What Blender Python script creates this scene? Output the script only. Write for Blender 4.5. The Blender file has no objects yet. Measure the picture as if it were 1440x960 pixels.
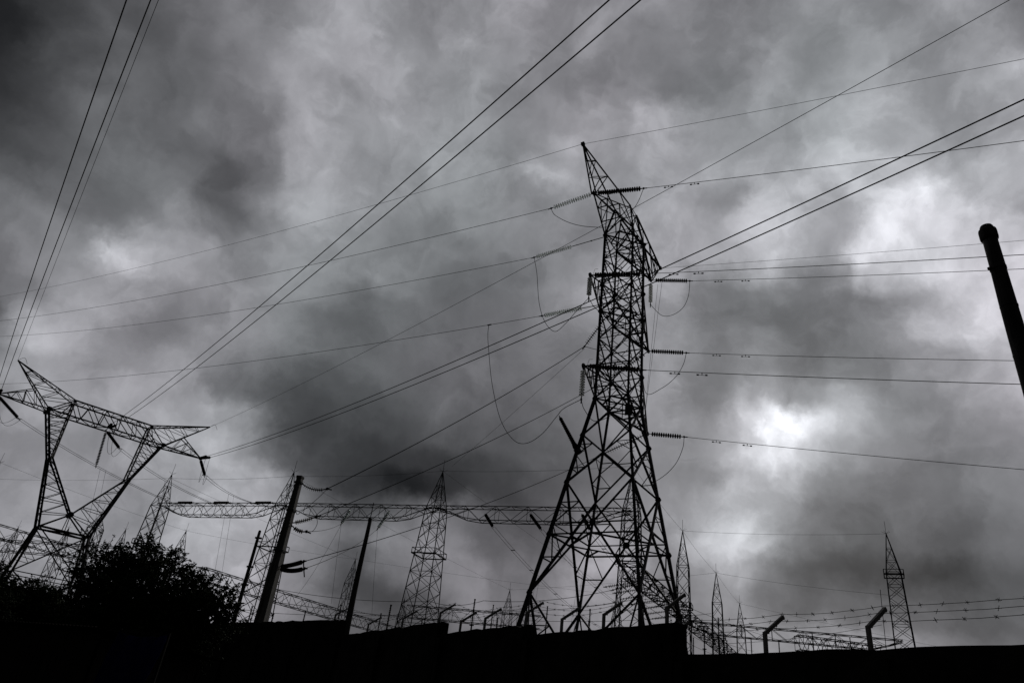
import bpy, math, random
from mathutils import Vector, noise
V = Vector
random.seed(7)
scene = bpy.context.scene
COL = scene.collection
R = math.radians
# ------------------------------------------------------------------ camera
PX = 970.0                                   # focal length in photo pixels (1440 wide)
PITCH, ROLL, EYE = R(29.363), R(7.331), 1.6
cF = Vector((0, math.cos(PITCH), math.sin(PITCH)))
r0 = Vector((1, 0, 0)); u0 = Vector((0, -math.sin(PITCH), math.cos(PITCH)))
cR = math.cos(ROLL)*r0 + math.sin(ROLL)*u0
cU = -math.sin(ROLL)*r0 + math.cos(ROLL)*u0
CAM = Vector((0, 0, EYE))
from mathutils import Matrix
cam = bpy.data.objects.new('camera', bpy.data.cameras.new('camera')); COL.objects.link(cam)
m = Matrix((cR, cU, -cF)).transposed().to_4x4(); m.translation = CAM
cam.matrix_world = m
cam.data.sensor_width = 36; cam.data.lens = 36*PX/1440; cam.data.clip_end = 5000; cam.data.clip_start = .05
scene.camera = cam

def ray(x, y): return (cF*PX + cR*(x-720) + cU*(480-y)).normalized()
def atz(x, y, z): d = ray(x, y); return CAM + d*((z-EYE)/d.z)
def aty(x, y, Y): d = ray(x, y); return CAM + d*(Y/d.y)
def atd(x, y, D): return CAM + ray(x, y)*D                    # at slant distance
def onball(c, L, x, y, far=False):                             # the point of ray (x, y) that lies L from c
    d = ray(x, y); v = CAM - c; b = v.dot(d); q = b*b - (v.dot(v) - L*L)
    return CAM + d*(-b + (0 if q < 0 else (math.sqrt(q) if far else -math.sqrt(q))))
def onplane(x, y, p, hdir):                                    # ray meets the vertical plane through p along hdir
    n = Vector((hdir.y, -hdir.x, 0)); d = ray(x, y); return CAM + d*(n.dot(p-CAM)/n.dot(d))

def pix(p):
    v = V(p) - CAM; z = v.dot(cF); return V((720+PX*v.dot(cR)/z, 480-PX*v.dot(cU)/z)) if z > 0 else V((-9999, -9999))
# ------------------------------------------------------------------ view
vs = scene.view_settings
vs.view_transform = 'Standard'; vs.look = 'None'; vs.gamma = 1; vs.exposure = 0; vs.use_curve_mapping = False
# ------------------------------------------------------------------ world: heavy broken overcast
SKYROWS = { # cloud brightness (grey value) sampled along rows of sky directions
  0: '0:38 90:77 180:88 270:108 360:124 450:141 540:142 600:117 660:134 720:147 810:127 900:138 990:123 1080:120 1170:144 1260:127 1350:155 1440:109',
  60: '0:49 90:77 180:105 270:100 360:117 470:158 540:141 630:148 720:132 810:135 900:109 990:122 1050:128 1100:140 1170:110 1215:136 1270:135 1330:118 1380:139 1440:100',
  120: '0:54 90:68 170:114 240:98 300:101 360:119 420:141 480:136 540:144 610:129 680:129 750:136 820:114 900:126 960:105 1020:121 1090:138 1150:121 1210:139 1260:151 1310:131 1370:138 1440:170',
  180: '0:70 80:76 160:105 230:94 290:120 350:121 385:91 420:156 480:151 540:156 600:139 670:148 740:139 810:157 860:142 920:168 990:146 1060:142 1120:146 1180:147 1240:179 1290:159 1350:140 1400:142 1440:158',
  230: '0:93 80:100 150:104 210:129 255:120 300:90 340:84 375:140 440:167 500:147 560:131 630:150 700:132 780:171 850:150 920:152 990:166 1070:158 1130:160 1200:172 1260:170 1330:146 1390:157 1440:184',
  290: '0:135 50:104 100:104 150:95 200:111 250:144 300:73 340:84 375:109 440:163 490:147 550:145 610:127 670:132 730:124 790:132 850:132 920:152 970:156 1010:108 1080:182 1140:160 1190:171 1240:183 1290:258 1340:158 1385:210 1440:136',
  345: '0:116 60:123 110:143 165:192 205:196 240:138 275:162 330:115 380:135 430:140 490:138 550:129 610:123 670:112 730:128 790:124 950:150 1000:166 1050:162 1100:178 1150:141 1200:175 1235:257 1280:144 1320:227 1350:150 1400:180 1440:172',
  400: '0:92 60:105 120:116 180:146 240:165 300:137 360:126 420:129 480:135 560:128 610:108 670:93 730:110 790:122 830:156 880:140 925:174 980:108 1050:102 1110:108 1170:118 1230:110 1290:122 1340:180 1400:190 1440:184',
  450: '0:97 55:183 110:184 160:136 210:104 260:115 310:127 370:130 410:124 460:95 510:90 570:101 620:97 680:99 740:99 800:126 880:130 960:127 1020:102 1080:107 1140:98 1200:115 1260:126 1310:197 1370:184 1440:186',
  500: '0:100 50:134 110:134 170:147 230:162 290:146 350:123 410:117 470:107 540:115 600:113 660:98 720:97 780:116 850:128 930:140 990:123 1050:119 1100:132 1150:99 1200:128 1260:107 1320:135 1390:158 1440:165',
  550: '0:140 60:148 120:140 180:156 240:150 290:110 340:85 400:84 450:86 510:88 570:91 630:114 690:106 750:104 810:120 870:125 930:134 990:106 1050:137 1085:120 1125:102 1170:134 1210:166 1250:117 1310:146 1370:156 1430:190',
  600: '0:140 60:135 120:136 180:152 240:156 285:176 325:190 360:116 400:66 450:77 510:70 570:86 630:92 690:97 750:95 810:112 870:125 930:140 980:135 1020:167 1060:215 1095:260 1130:239 1165:178 1205:159 1245:133 1290:123 1350:153 1410:152',
  645: '0:136 60:134 120:136 180:136 230:152 290:156 340:149 375:113 410:68 460:63 520:62 590:63 650:63 710:70 770:85 830:108 930:130 980:150 1020:168 1060:231 1092:238 1130:167 1175:151 1220:129 1270:119 1320:110 1380:124 1440:122',
  690: '0:136 60:142 120:150 180:128 240:146 300:162 350:182 385:177 420:118 460:82 510:46 570:25 630:33 690:50 750:83 810:105 870:112 930:120 980:104 1030:128 1085:155 1130:112 1180:106 1230:109 1280:104 1330:114 1390:130 1440:118',
  735: '0:136 60:146 130:144 180:126 240:150 300:162 360:152 420:144 470:138 515:112 560:126 605:98 635:156 680:102 725:80 780:100 835:136 895:126 950:146 990:160 1040:202 1085:184 1130:126 1180:97 1230:96 1290:113 1340:103 1390:126 1440:118',
  785: '0:140 100:140 180:145 250:152 300:170 350:152 400:142 450:114 500:82 550:122 595:122 640:132 690:86 740:90 800:122 848:166 890:140 940:134 985:146 1030:172 1080:158 1130:104 1180:102 1240:95 1300:77 1360:84 1440:85',
  830: '0:140 180:140 300:150 350:150 400:150 445:92 500:67 560:66 605:105 650:156 700:112 760:112 830:132 900:132 955:122 1000:156 1045:120 1100:72 1160:52 1220:46 1280:68 1340:37 1400:84 1440:85',
  885: '0:130 200:140 300:140 400:122 500:90 560:86 640:112 720:112 830:125 960:122 1030:126 1100:138 1170:172 1220:152 1290:142 1340:112 1400:106 1440:110',
}
SKY = [(int(a.split(':')[0]), y, int(a.split(':')[1])) for y, r in SKYROWS.items() for a in r.split()]
world = bpy.data.worlds.new('World'); scene.world = world; world.use_nodes = True
nt = world.node_tree; N = nt.nodes; Lk = nt.links
for n_ in list(N): N.remove(n_)
def nd(t, **k):
    n_ = N.new(t)
    for a, b in k.items(): setattr(n_, a, b)
    return n_
def mth(op, a, b=None, c=None):
    n_ = nd('ShaderNodeMath', operation=op)
    for i, v in enumerate((a, b, c)):
        if v is None: continue
        if isinstance(v, (int, float)): n_.inputs[i].default_value = v
        else: Lk.new(v, n_.inputs[i])
    return n_.outputs[0]
def vmt(op, a, b=None):
    n_ = nd('ShaderNodeVectorMath', operation=op)
    for i, v in enumerate((a, b)):
        if v is None: continue
        if isinstance(v, (tuple, Vector)): n_.inputs[i].default_value = tuple(v)
        elif isinstance(v, (int, float)): n_.inputs['Scale'].default_value = v
        else: Lk.new(v, n_.inputs[i])
    return n_.outputs['Value' if op == 'DOT_PRODUCT' else 'Vector']
def fbm(vec, scale, detail, rough, lac=2.0, dist=0.0):
    n_ = nd('ShaderNodeTexNoise'); n_.inputs['Scale'].default_value = scale; n_.inputs['Detail'].default_value = detail
    n_.inputs['Roughness'].default_value = rough; n_.inputs['Lacunarity'].default_value = lac; n_.inputs['Distortion'].default_value = dist
    Lk.new(vec, n_.inputs['Vector']); return n_
tc = nd('ShaderNodeTexCoord').outputs['Generated']
wn = fbm(tc, 7.5, 11, .60)
off = vmt('SCALE', vmt('SUBTRACT', wn.outputs['Color'], (.5, .5, .5)), None); off.node.inputs['Scale'].default_value = .115
dirv = vmt('NORMALIZE', vmt('ADD', tc, off))
import numpy as np
KS = 1900.0; FAR = 46/255; EPS = .004
A0, A1, AN = -90, 90, 82; E0, EN, ES = -3, 38, 2.2             # azimuth / elevation table of the sky
CD = np.array([tuple(ray(x, y)) for x, y, g_ in SKY]); CG = np.array([g_/255 for x, y, g_ in SKY])
sep = nd('ShaderNodeSeparateXYZ'); Lk.new(dirv, sep.inputs[0])
az_ = mth('ARCTAN2', sep.outputs[0], sep.outputs[1]); el_ = mth('ARCSINE', sep.outputs[2])
fu = mth('MULTIPLY_ADD', az_, 180/math.pi/(A1-A0), -A0/(A1-A0)); fv = mth('MULTIPLY_ADD', el_, 180/math.pi/ES, -E0/ES)
sv = None; far0 = None
for k in range(EN):
    el = R(E0+k*ES); vals = []
    for i in range(AN):
        az = R(A0+(A1-A0)*i/(AN-1)); d = np.array((math.sin(az)*math.cos(el), math.cos(az)*math.cos(el), math.sin(el)))
        dot = CD @ d - 1; w = np.exp(dot*KS) + 1e-3*np.exp(dot*70); vals.append(float(((w*CG).sum() + 3e-5*FAR)/(w.sum()+3e-5)))
    fc = nd('ShaderNodeFloatCurve'); cv = fc.mapping.curves[0]; fc.mapping.use_clip = False
    cv.points[0].location = (0, vals[0]); cv.points[1].location = (1, vals[-1])
    for i in range(1, AN-1): cv.points.new(i/(AN-1), vals[i])
    fc.mapping.update(); Lk.new(fu, fc.inputs['Value'])
    mr = nd('ShaderNodeMapRange', interpolation_type='SMOOTHSTEP'); mr.inputs['From Min'].default_value = 0; mr.inputs['From Max'].default_value = 1; mr.inputs['To Min'].default_value = 1; mr.inputs['To Max'].default_value = 0
    Lk.new(mth('ABSOLUTE', mth('SUBTRACT', mth('MINIMUM', mth('MAXIMUM', fv, 0.0), EN-1.0), float(k))), mr.inputs['Value'])
    sv = mth('MULTIPLY', fc.outputs[0], mr.outputs[0]) if sv is None else mth('MULTIPLY_ADD', fc.outputs[0], mr.outputs[0], sv)
big = fbm(tc, 2.6, 4, .5)
farv = mth('MULTIPLY_ADD', big.outputs['Fac'], .24, FAR-.12)
back = nd('ShaderNodeMapRange', interpolation_type='SMOOTHSTEP'); back.inputs['From Min'].default_value = .25; back.inputs['From Max'].default_value = -.15; Lk.new(sep.outputs[1], back.inputs['Value'])
mxf = nd('ShaderNodeMix', data_type='FLOAT'); Lk.new(back.outputs[0], mxf.inputs[0]); Lk.new(sv, mxf.inputs[2]); Lk.new(farv, mxf.inputs[3])
lum = mxf.outputs[0]
det = fbm(tc, 9.0, 9, .55)
det2 = fbm(dirv, 26.0, 6, .6, 2.0, .2)
lum = mth('MULTIPLY', lum, mth('MULTIPLY_ADD', det.outputs['Fac'], .30, .85))
lum = mth('MULTIPLY', lum, mth('MULTIPLY_ADD', det2.outputs['Fac'], .16, .92))
crisp = nd('ShaderNodeMapRange', interpolation_type='SMOOTHSTEP'); crisp.inputs['From Min'].default_value = .43; crisp.inputs['From Max'].default_value = .57
crisp.inputs['To Min'].default_value = .955; crisp.inputs['To Max'].default_value = 1.045; Lk.new(fbm(dirv, 7.5, 9, .58).outputs['Fac'], crisp.inputs['Value'])
lum = mth('MULTIPLY', lum, crisp.outputs[0])
lum = mth('MULTIPLY_ADD', lum, 1.12, -.055)
torn = fbm(dirv, 13.0, 9, .6)
lum = mth('MULTIPLY_ADD', mth('MAXIMUM', mth('SUBTRACT', lum, .46), 0.0), mth('MULTIPLY_ADD', torn.outputs['Fac'], 1.0, -.42), lum)
lin = mth('POWER', mth('MAXIMUM', lum, .02), 2.2)
tint = nd('ShaderNodeMix', data_type='RGBA'); tint.inputs[6].default_value = (1.012, .98, 1.065, 1); tint.inputs[7].default_value = (.955, 1.0, 1.05, 1)
Lk.new(mth('MULTIPLY_ADD', fbm(tc, 2.1, 3, .5).outputs['Fac'], 3.0, -1.1), tint.inputs[0]); tint.clamp_factor = True
cc = vmt('SCALE', tint.outputs[2], None); Lk.new(lin, cc.node.inputs['Scale'])
sky = nd('ShaderNodeTexSky', sky_type='NISHITA', sun_disc=False, sun_elevation=R(23.3), sun_rotation=R(23.5))
bg1 = nd('ShaderNodeBackground'); Lk.new(cc, bg1.inputs[0]); bg1.inputs[1].default_value = 1.0
bg2 = nd('ShaderNodeBackground'); Lk.new(sky.outputs[0], bg2.inputs[0]); bg2.inputs[1].default_value = .05
mx = nd('ShaderNodeMixShader'); mx.inputs[0].default_value = .015
out = nd('ShaderNodeOutputWorld'); Lk.new(bg1.outputs[0], mx.inputs[1]); Lk.new(bg2.outputs[0], mx.inputs[2]); Lk.new(mx.outputs[0], out.inputs[0])
world.cycles.sampling_method = 'MANUAL'; world.cycles.sample_map_resolution = 512
# ------------------------------------------------------------------ sun, veiled by the cloud
sl = bpy.data.lights.new('sun', 'SUN'); sl.energy = .9; sl.angle = R(20); sl.color = (1, .96, .9)
so = bpy.data.objects.new('sun', sl); COL.objects.link(so)
sd = Vector((math.sin(R(23.5))*math.cos(R(23.3)), math.cos(R(23.5))*math.cos(R(23.3)), math.sin(R(23.3))))
so.rotation_euler = sd.to_track_quat('Z', 'Y').to_euler()

# ------------------------------------------------------------------ materials
def mat(name, c1, c2, scale, rough=.8, metal=0.0, bump=0.0, spec=.3, stretch=None, stain=None):
    m_ = bpy.data.materials.new(name); m_.use_nodes = True; t = m_.node_tree; b = t.nodes['Principled BSDF']
    co = t.nodes.new('ShaderNodeTexCoord'); n1 = t.nodes.new('ShaderNodeTexNoise')
    n1.inputs['Scale'].default_value = scale; n1.inputs['Detail'].default_value = 6; n1.inputs['Roughness'].default_value = .65
    src = co.outputs['Object']
    if stretch:
        mp = t.nodes.new('ShaderNodeMapping'); mp.inputs['Scale'].default_value = stretch; t.links.new(src, mp.inputs[0]); src = mp.outputs[0]
    t.links.new(src, n1.inputs['Vector'])
    cr = t.nodes.new('ShaderNodeValToRGB'); cr.color_ramp.elements[0].position = .35; cr.color_ramp.elements[1].position = .65
    cr.color_ramp.elements[0].color = (*c1, 1); cr.color_ramp.elements[1].color = (*c2, 1)
    t.links.new(n1.outputs['Fac'], cr.inputs[0]); t.links.new(cr.outputs[0], b.inputs['Base Color'])
    b.inputs['Roughness'].default_value = rough; b.inputs['Metallic'].default_value = metal; b.inputs['Specular IOR Level'].default_value = spec
    if bump:
        bp = t.nodes.new('ShaderNodeBump'); bp.inputs['Strength'].default_value = bump; bp.inputs['Distance'].default_value = .03
        t.links.new(n1.outputs['Fac'], bp.inputs['Height']); t.links.new(bp.outputs[0], b.inputs['Normal'])
    return m_
M = dict(
 steel=mat('weathered_steel', (.022,.022,.024), (.085,.083,.086), .9, .75, .0, spec=.15),
 farsteel=mat('dull_steel', (.030,.030,.033), (.06,.06,.064), 1.0, .85, .0, spec=.1),
 wire=mat('aged_conductor', (.012,.012,.013), (.025,.025,.027), 3, .8, 0, spec=.05),
 porcelain=mat('brown_porcelain', (.018,.012,.010), (.035,.022,.018), 8, .75, 0, spec=.12),
 glass=mat('toughened_glass_disc', (.75,.80,.80), (.85,.88,.88), 8, .85, 0, spec=.1),
 polymer=mat('translucent_glass_disc', (.60,.62,.62), (.70,.72,.72), 6, .9, 0, spec=.1),
 concrete=mat('aged_pole_concrete', (.11,.107,.10), (.25,.24,.23), 3, .9, 0, .4, .2, (1, 1, .25)),
 darkpole=mat('creosoted_pole', (.035,.034,.032), (.085,.082,.078), 4, .9, 0, .5, .1, (4, 4, .4)),
 wall=mat('silhouette_dark_concrete', (.010,.010,.009), (.032,.030,.027), 1.6, 1, 0, .6, .02),  # black of the backlit silhouette put into the concrete's base colour
 post=mat('post_concrete', (.20,.20,.19), (.30,.29,.275), 5, .9, 0, .3, .2),
 ground=mat('silhouette_dark_soil', (.012,.011,.009), (.030,.027,.022), .7, 1, 0, .8, .03),  # soil colour darkened to carry the unlit foreground's shade
 bark=mat('dark_bark', (.020,.016,.012), (.045,.036,.028), 6, .95, 0, .6, .05, (3, 3, .5)),
 leaf=mat('dark_foliage', (.012,.020,.008), (.035,.052,.020), 1.5, .8, 0, spec=.1),
 tin=mat('rusty_roof_sheet', (.014,.012,.011), (.030,.027,.025), 1.6, 1, 0, .2, .0, (1, .3, 1)),
 plank=mat('shack_boards', (.020,.018,.015), (.045,.038,.03), 3, .95, 0, .3, .05, (5, 5, .3)),
 tarp=mat('blue_tarpaulin', (.006,.006,.022), (.013,.013,.075), 1.2, .9, 0, .3, .0),
 bag=mat('pale_plastic', (.55,.55,.53), (.75,.74,.72), 5, .5, 0, .2, .3),
)
for k_, t_ in (('glass', .5), ('polymer', .4)): M[k_].node_tree.nodes['Principled BSDF'].inputs['Transmission Weight'].default_value = t_
# ------------------------------------------------------------------ mesh builder
class MB:
    def __init__(s): s.v = []; s.f = []
    def frame(s, a, hint=None):
        a = a.normalized(); h = Vector(hint) if hint is not None else Vector((0, 0, 1))
        if abs(a.dot(h.normalized())) > .97: h = Vector((1, 0, 0)) if abs(a.x) < .9 else Vector((0, 1, 0))
        u = a.cross(h).normalized(); return u, a.cross(u).normalized()
    def ext(s, p, q, prof, u, v, prof2=None):
        n = len(prof); b = len(s.v)
        for P_, pr in ((p, prof), (q, prof2 or prof)):
            for (i, j) in pr: s.v.append(tuple(P_ + u*i + v*j))
        for i in range(n): s.f.append((b+i, b+(i+1) % n, b+n+(i+1) % n, b+n+i))
        s.f.append(tuple(range(b+n-1, b-1, -1))); s.f.append(tuple(range(b+n, b+2*n)))
    def bar(s, p, q, w, h=None, hint=None):
        h = h or w; p = Vector(p); q = Vector(q)
        if (q-p).length < 1e-4: return
        u, v = s.frame(q-p, hint); w /= 2; h /= 2
        s.ext(p, q, [(-w, -h), (w, -h), (w, h), (-w, h)], u, v)
    def angle(s, p, q, w, hint=None, t=None):                    # rolled angle section
        p = Vector(p); q = Vector(q)
        if (q-p).length < 1e-4: return
        u, v = s.frame(q-p, hint); t = t or max(.014, w*.14); o = w*.35
        s.ext(p, q, [(-o, -o), (w-o, -o), (w-o, t-o), (t-o, t-o), (t-o, w-o), (-o, w-o)], u, v)
    def tube(s, pts, r, n=6, r2=None):
        pts = [Vector(p) for p in pts]; k = len(pts); b = len(s.v)
        u, v = s.frame(pts[-1]-pts[0])
        for i, p in enumerate(pts):
            a = (pts[min(i+1, k-1)]-pts[max(i-1, 0)]).normalized()
            uu = (u - a*u.dot(a)).normalized(); vv = a.cross(uu)
            rr = r if r2 is None else r + (r2-r)*i/(k-1)
            for j in range(n):
                t = 2*math.pi*j/n; s.v.append(tuple(p + uu*math.cos(t)*rr + vv*math.sin(t)*rr))
        for i in range(k-1):
            for j in range(n): s.f.append((b+i*n+j, b+i*n+(j+1) % n, b+(i+1)*n+(j+1) % n, b+(i+1)*n+j))
        s.f.append(tuple(range(b+n-1, b-1, -1))); s.f.append(tuple(range(b+(k-1)*n, b+k*n)))
    def lathe(s, p, ax, prof, n=12):                             # prof: (distance along ax, radius)
        p = Vector(p); a = Vector(ax).normalized(); u, v = s.frame(a); b = len(s.v)
        for (h, r) in prof:
            for j in range(n):
                t = 2*math.pi*j/n; s.v.append(tuple(p + a*h + u*math.cos(t)*r + v*math.sin(t)*r))
        for i in range(len(prof)-1):
            for j in range(n): s.f.append((b+i*n+j, b+i*n+(j+1) % n, b+(i+1)*n+(j+1) % n, b+(i+1)*n+j))
        s.f.append(tuple(range(b+n-1, b-1, -1))); s.f.append(tuple(range(b+(len(prof)-1)*n, b+len(prof)*n)))
    def plate(s, c, nrm, r, t=.03, k=6):
        s.lathe(Vector(c)-Vector(nrm).normalized()*t/2, nrm, [(0, r), (t, r)], k)
    def quad(s, a, b_, c, d):
        b = len(s.v); s.v += [tuple(a), tuple(b_), tuple(c), tuple(d)]; s.f.append((b, b+1, b+2, b+3))
    def build(s, name, m_, parent=None, origin=None, smooth=False):
        o = Vector(origin) if origin is not None else (parent.location.copy() if parent is not None else Vector((0, 0, 0)))
        if parent is not None and parent.get('_o'): o = Vector(parent['_o'])
        me = bpy.data.meshes.new(name); me.from_pydata([tuple(Vector(p)-o) for p in s.v], [], s.f); me.materials.append(m_); me.update()
        if smooth: me.polygons.foreach_set('use_smooth', [True]*len(me.polygons))
        ob = bpy.data.objects.new(name, me); COL.objects.link(ob)
        if parent is not None:
            ob.parent = parent
            if parent.type == 'EMPTY' and parent.parent is None: pass
        else: ob.location = o
        return ob
def tag(o, label=None, cat=None, group=None, kind=None):
    if label: o['label'] = label
    if cat: o['category'] = cat
    if group: o['group'] = group
    if cat and not kind: o['kind'] = 'thing'
    if kind: o['kind'] = kind
    return o
def thing(name, loc, label, cat, group=None):
    o = bpy.data.objects.new(name, None); COL.objects.link(o); o.location = Vector(loc); o.empty_display_size = .3
    return tag(o, label, cat, group)
def sub(mb, name, m_, parent, smooth=False):                     # sub-part of a part whose own origin is its thing's origin
    root = parent.parent; o = root.location if root else parent.location
    me = bpy.data.meshes.new(name); me.from_pydata([tuple(Vector(p)-o) for p in mb.v], [], mb.f); me.materials.append(m_)
    if smooth: me.polygons.foreach_set('use_smooth', [True]*len(me.polygons))
    ob = bpy.data.objects.new(name, me); COL.objects.link(ob); ob.parent = parent; return ob
V = Vector
def lerp(a, b, t): return a + (b-a)*t

# ------------------------------------------------------------------ ground
def gh(x, y):
    h = 0.0
    h += 1.6*math.exp(-((x+26)**2/90 + (y-34)**2/160))           # a bank on the left
    h += .10*noise.noise(V((x*.15, y*.15, 0))) + .05*noise.noise(V((x*.6, y*.6, 3)))
    return h - .05
gx = [-2500, -900, -400, -200, -120] + [-90+i*1.5 for i in range(int(170/1.5)+1)] + [120, 200, 400, 900, 2500]
gy = [-2500, -900, -300, -120, -60] + [-30+i*1.5 for i in range(int(190/1.5)+1)] + [200, 300, 600, 1200, 3500]
g = MB(); nx = len(gx)
for y in gy:
    for x in gx: g.v.append((x, y, gh(x, y)))
for j in range(len(gy)-1):
    for i in range(nx-1): g.f.append((j*nx+i, j*nx+i+1, (j+1)*nx+i+1, (j+1)*nx+i))
tag(g.build('ground', M['ground'], smooth=True), kind='structure')

# ------------------------------------------------------------------ boundary wall with barbed wire
wa = R(-27.38); wd = V((math.sin(wa), math.cos(wa), 0)); wn_ = V((wd.y, -wd.x, 0))      # wn_: away from the camera
W0 = atz(1440, 905, 3.0); W0.z = 0
def wp(x, y):                                                    # where a ray meets the wall plane, as distance along it
    return (onplane(x, y, W0, wd)-W0).dot(wd)
S = dict(a=-9.0, b=wp(952, 900), c=wp(740, 890), d=wp(620, 885), e=wp(478, 885))
K1 = W0 + wd*S['e']
END1 = atz(320, 875, 4.6); END1.z = 0; wd1 = (END1-K1).normalized()
END2 = K1 + wd1*34
secs = [(W0+wd*S['a'], W0+wd*S['b'], 3.0, 'nearest and lowest stretch of dark wall at the right'),
        (W0+wd*S['b'], W0+wd*S['c'], 3.5, 'dark wall stretch rising in front of the big lattice pylon feet'),
        (W0+wd*S['c'], W0+wd*S['d'], 3.72, 'short dark wall stretch left of the big pylon feet'),
        (W0+wd*S['d'], K1, 4.03, 'dark wall stretch between thin wooden pole and short stretch'),
        (K1, END2, 4.6, 'farthest and tallest dark wall stretch behind the bushy tree')]
for k, (a, b, h, lab) in enumerate(secs):
    d = (b-a).normalized(); n = V((d.y, -d.x, 0)); L = (b-a).length
    wl = thing('boundary_wall', a, lab, 'wall', 'stepped boundary wall sections')
    bd = MB(); nseg = max(2, int(L/.25)); th = .22; prof = []
    # wall body with a slightly uneven hand-cast top
    tops = [h + .03*noise.noise(V((i*.37+k*9, 0, 0))) + .022*noise.noise(V((i*1.3, k, 5))) - (.035 if random.random() < .04 else 0) for i in range(nseg+1)]
    b0 = len(bd.v)
    for i in range(nseg+1):
        p = a + d*(L*i/nseg)
        for q in ((0, -.2), (0, tops[i]), (th, tops[i]-.01), (th, -.2)):
            bd.v.append((p.x+n.x*q[0], p.y+n.y*q[0], q[1]))
    for i in range(nseg):
        for j in range(3): bd.f.append((b0+i*4+j, b0+i*4+j+1, b0+i*4+j+5, b0+i*4+j+4))
    bd.f.append((b0, b0+1, b0+2, b0+3)); e = b0+nseg*4; bd.f.append((e+3, e+2, e+1, e))
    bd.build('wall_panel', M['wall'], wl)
    npil = int(L/3.0)
    for i in range(npil+1):
        p = a + d*(.12 + i*(L-.24)/max(1, npil))
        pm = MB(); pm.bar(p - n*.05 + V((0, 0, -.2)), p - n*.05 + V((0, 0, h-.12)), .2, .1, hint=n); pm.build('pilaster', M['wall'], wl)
def wall_top(s):
    for q, h in ((S['b'], 3.0), (S['c'], 3.5), (S['d'], 3.72), (S['e'], 4.03)):
        if s < q: return h
    return 4.6
posts = []
for x in (1217, 1070, 946, 931, 842, 783, 733, 675, 641, 612, 560, 512, 466):
    ytop = {1217: 912, 1070: 918, 946: 925, 931: 874, 842: 882, 783: 888, 733: 880, 675: 886, 641: 888, 612: 877, 560: 882, 512: 887, 466: 875}[x]
    posts.append((wp(x, ytop), x))
posts.append((wp(1440, 905)-.9, 1500))
posts.append((wp(1440, 905)-2.9, 1700))
posts.sort()
PL = {1700: 'barbed wire arm on the wall beyond the right photo edge', 1500: 'barbed wire arm on low wall nearest the camera',
 1217: 'bent concrete arm on low wall in front of right pointed tower', 1070: 'bent concrete arm on low wall left of right pointed tower', 946: 'pale bent concrete arm against the high step of the wall',
 931: 'bent concrete arm on top of the wall step beside pylon right foot', 842: 'bent concrete arm on raised wall under the pylon middle', 783: 'bent concrete arm on raised wall between left pylon feet',
 733: 'bent concrete arm at the wall step by pylon left foot', 675: 'bent concrete arm on short wall stretch, middle one', 641: 'bent concrete arm on short wall stretch, left one',
 612: 'bent concrete arm at wall step right of thin wooden pole', 560: 'bent concrete arm on far wall below the middle gantry column', 512: 'bent concrete arm on far wall just right of thin wooden pole',
 466: 'small bent concrete arm at the tallest wall step'}
tips = []; up = V((0, 0, 1))
for s, x in posts:
    h = wall_top(s-.02 if x == 946 else s); base = W0 + wd*s + wn_*.11; 
    if x == 946: h = 3.0; base = W0+wd*(s) - wn_*.05
    if x == 931: h = 3.5; s = max(s, S['b']+.12); base = W0+wd*s + wn_*.11
    z0 = base + up*(h-(.55 if x == 946 else .25)); z1 = base + up*(h+.27); z2 = z1 + wn_*.42 + up*.30
    p = thing('wall_post_arm', z0, PL[x], 'fence post', 'bent arms carrying the barbed wire')
    mb = MB(); mb.bar(z0, z1+up*.02, .052, .045, hint=wd); mb.build('stub', M['post'], p)
    mb = MB(); mb.bar(z1, z2, .05, .04, hint=wd); mb.build('angled_arm', M['post'], p)
    for t in (.96, .55, .12):
        q = lerp(z1, z2, t); c = MB(); c.lathe(q - up*.02 - wd*.0, wn_, [(-.035, .012), (.035, .012)], 6)
        c.build('wire_staple', M['wire'], p)
    tips.append((s, [lerp(z1, z2, t)+up*.045 for t in (.96, .55, .12)]))
tips.sort(key=lambda t: t[0])
barb0 = MB()
for dd in ((1, .5, .8), (-.9, .6, .7), (.3, -1, .8), (-.2, .8, -1)):
    q = V(dd).normalized()*.032; barb0.tube([-q, q], .0022, 4)
barb0.tube([(-.014, 0, 0), (.014, 0, 0)], .0055, 6)
barb_me = None
for k, nm in enumerate(('top', 'middle', 'bottom')):
    pts = [t[1][k] for t in tips]
    root = thing('barbed_wire', pts[0], {'top': 'uppermost barbed wire strand held at the tips of the wall arms', 'middle': 'middle of the three barbed wire strands above the wall', 'bottom': 'lowest barbed wire strand running just above the wall'}[nm], 'barbed wire', 'barbed wire strands on the wall')
    line = []
    for a, b in zip(pts, pts[1:]):
        n = max(4, int((b-a).length/.25))
        for i in range(n):
            t = i/n; p = lerp(a, b, t); p.z -= .06*4*t*(1-t)*(.6+.6*random.random()*.2)*min(1, (b-a).length/2.0); line.append(p + up*.006*noise.noise(V((p.y*3, k, 0))))
    line.append(pts[-1])
    mb = MB(); mb.tube(line, .0035, 5); mb.build('strand', M['wire'], root)
    # barbs
    acc = 0; nxt = .12; cnt = 0
    for a, b in zip(line, line[1:]):
        L = (b-a).length
        while acc+L > nxt and cnt < 98:
            p = lerp(a, b, (nxt-acc)/L)
            if barb_me is None:
                me = bpy.data.meshes.new('barb'); me.from_pydata(barb0.v, [], barb0.f); me.materials.append(M['wire']); barb_me = me
            o = bpy.data.objects.new('barb', barb_me); COL.objects.link(o); o.parent = root; o.location = p - root.location
            o.rotation_euler = (random.random()*6, random.random()*.4, R(90)+math.atan2((b-a).y, (b-a).x)); cnt += 1
            nxt += .27 + .10*random.random()
        acc += L

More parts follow.
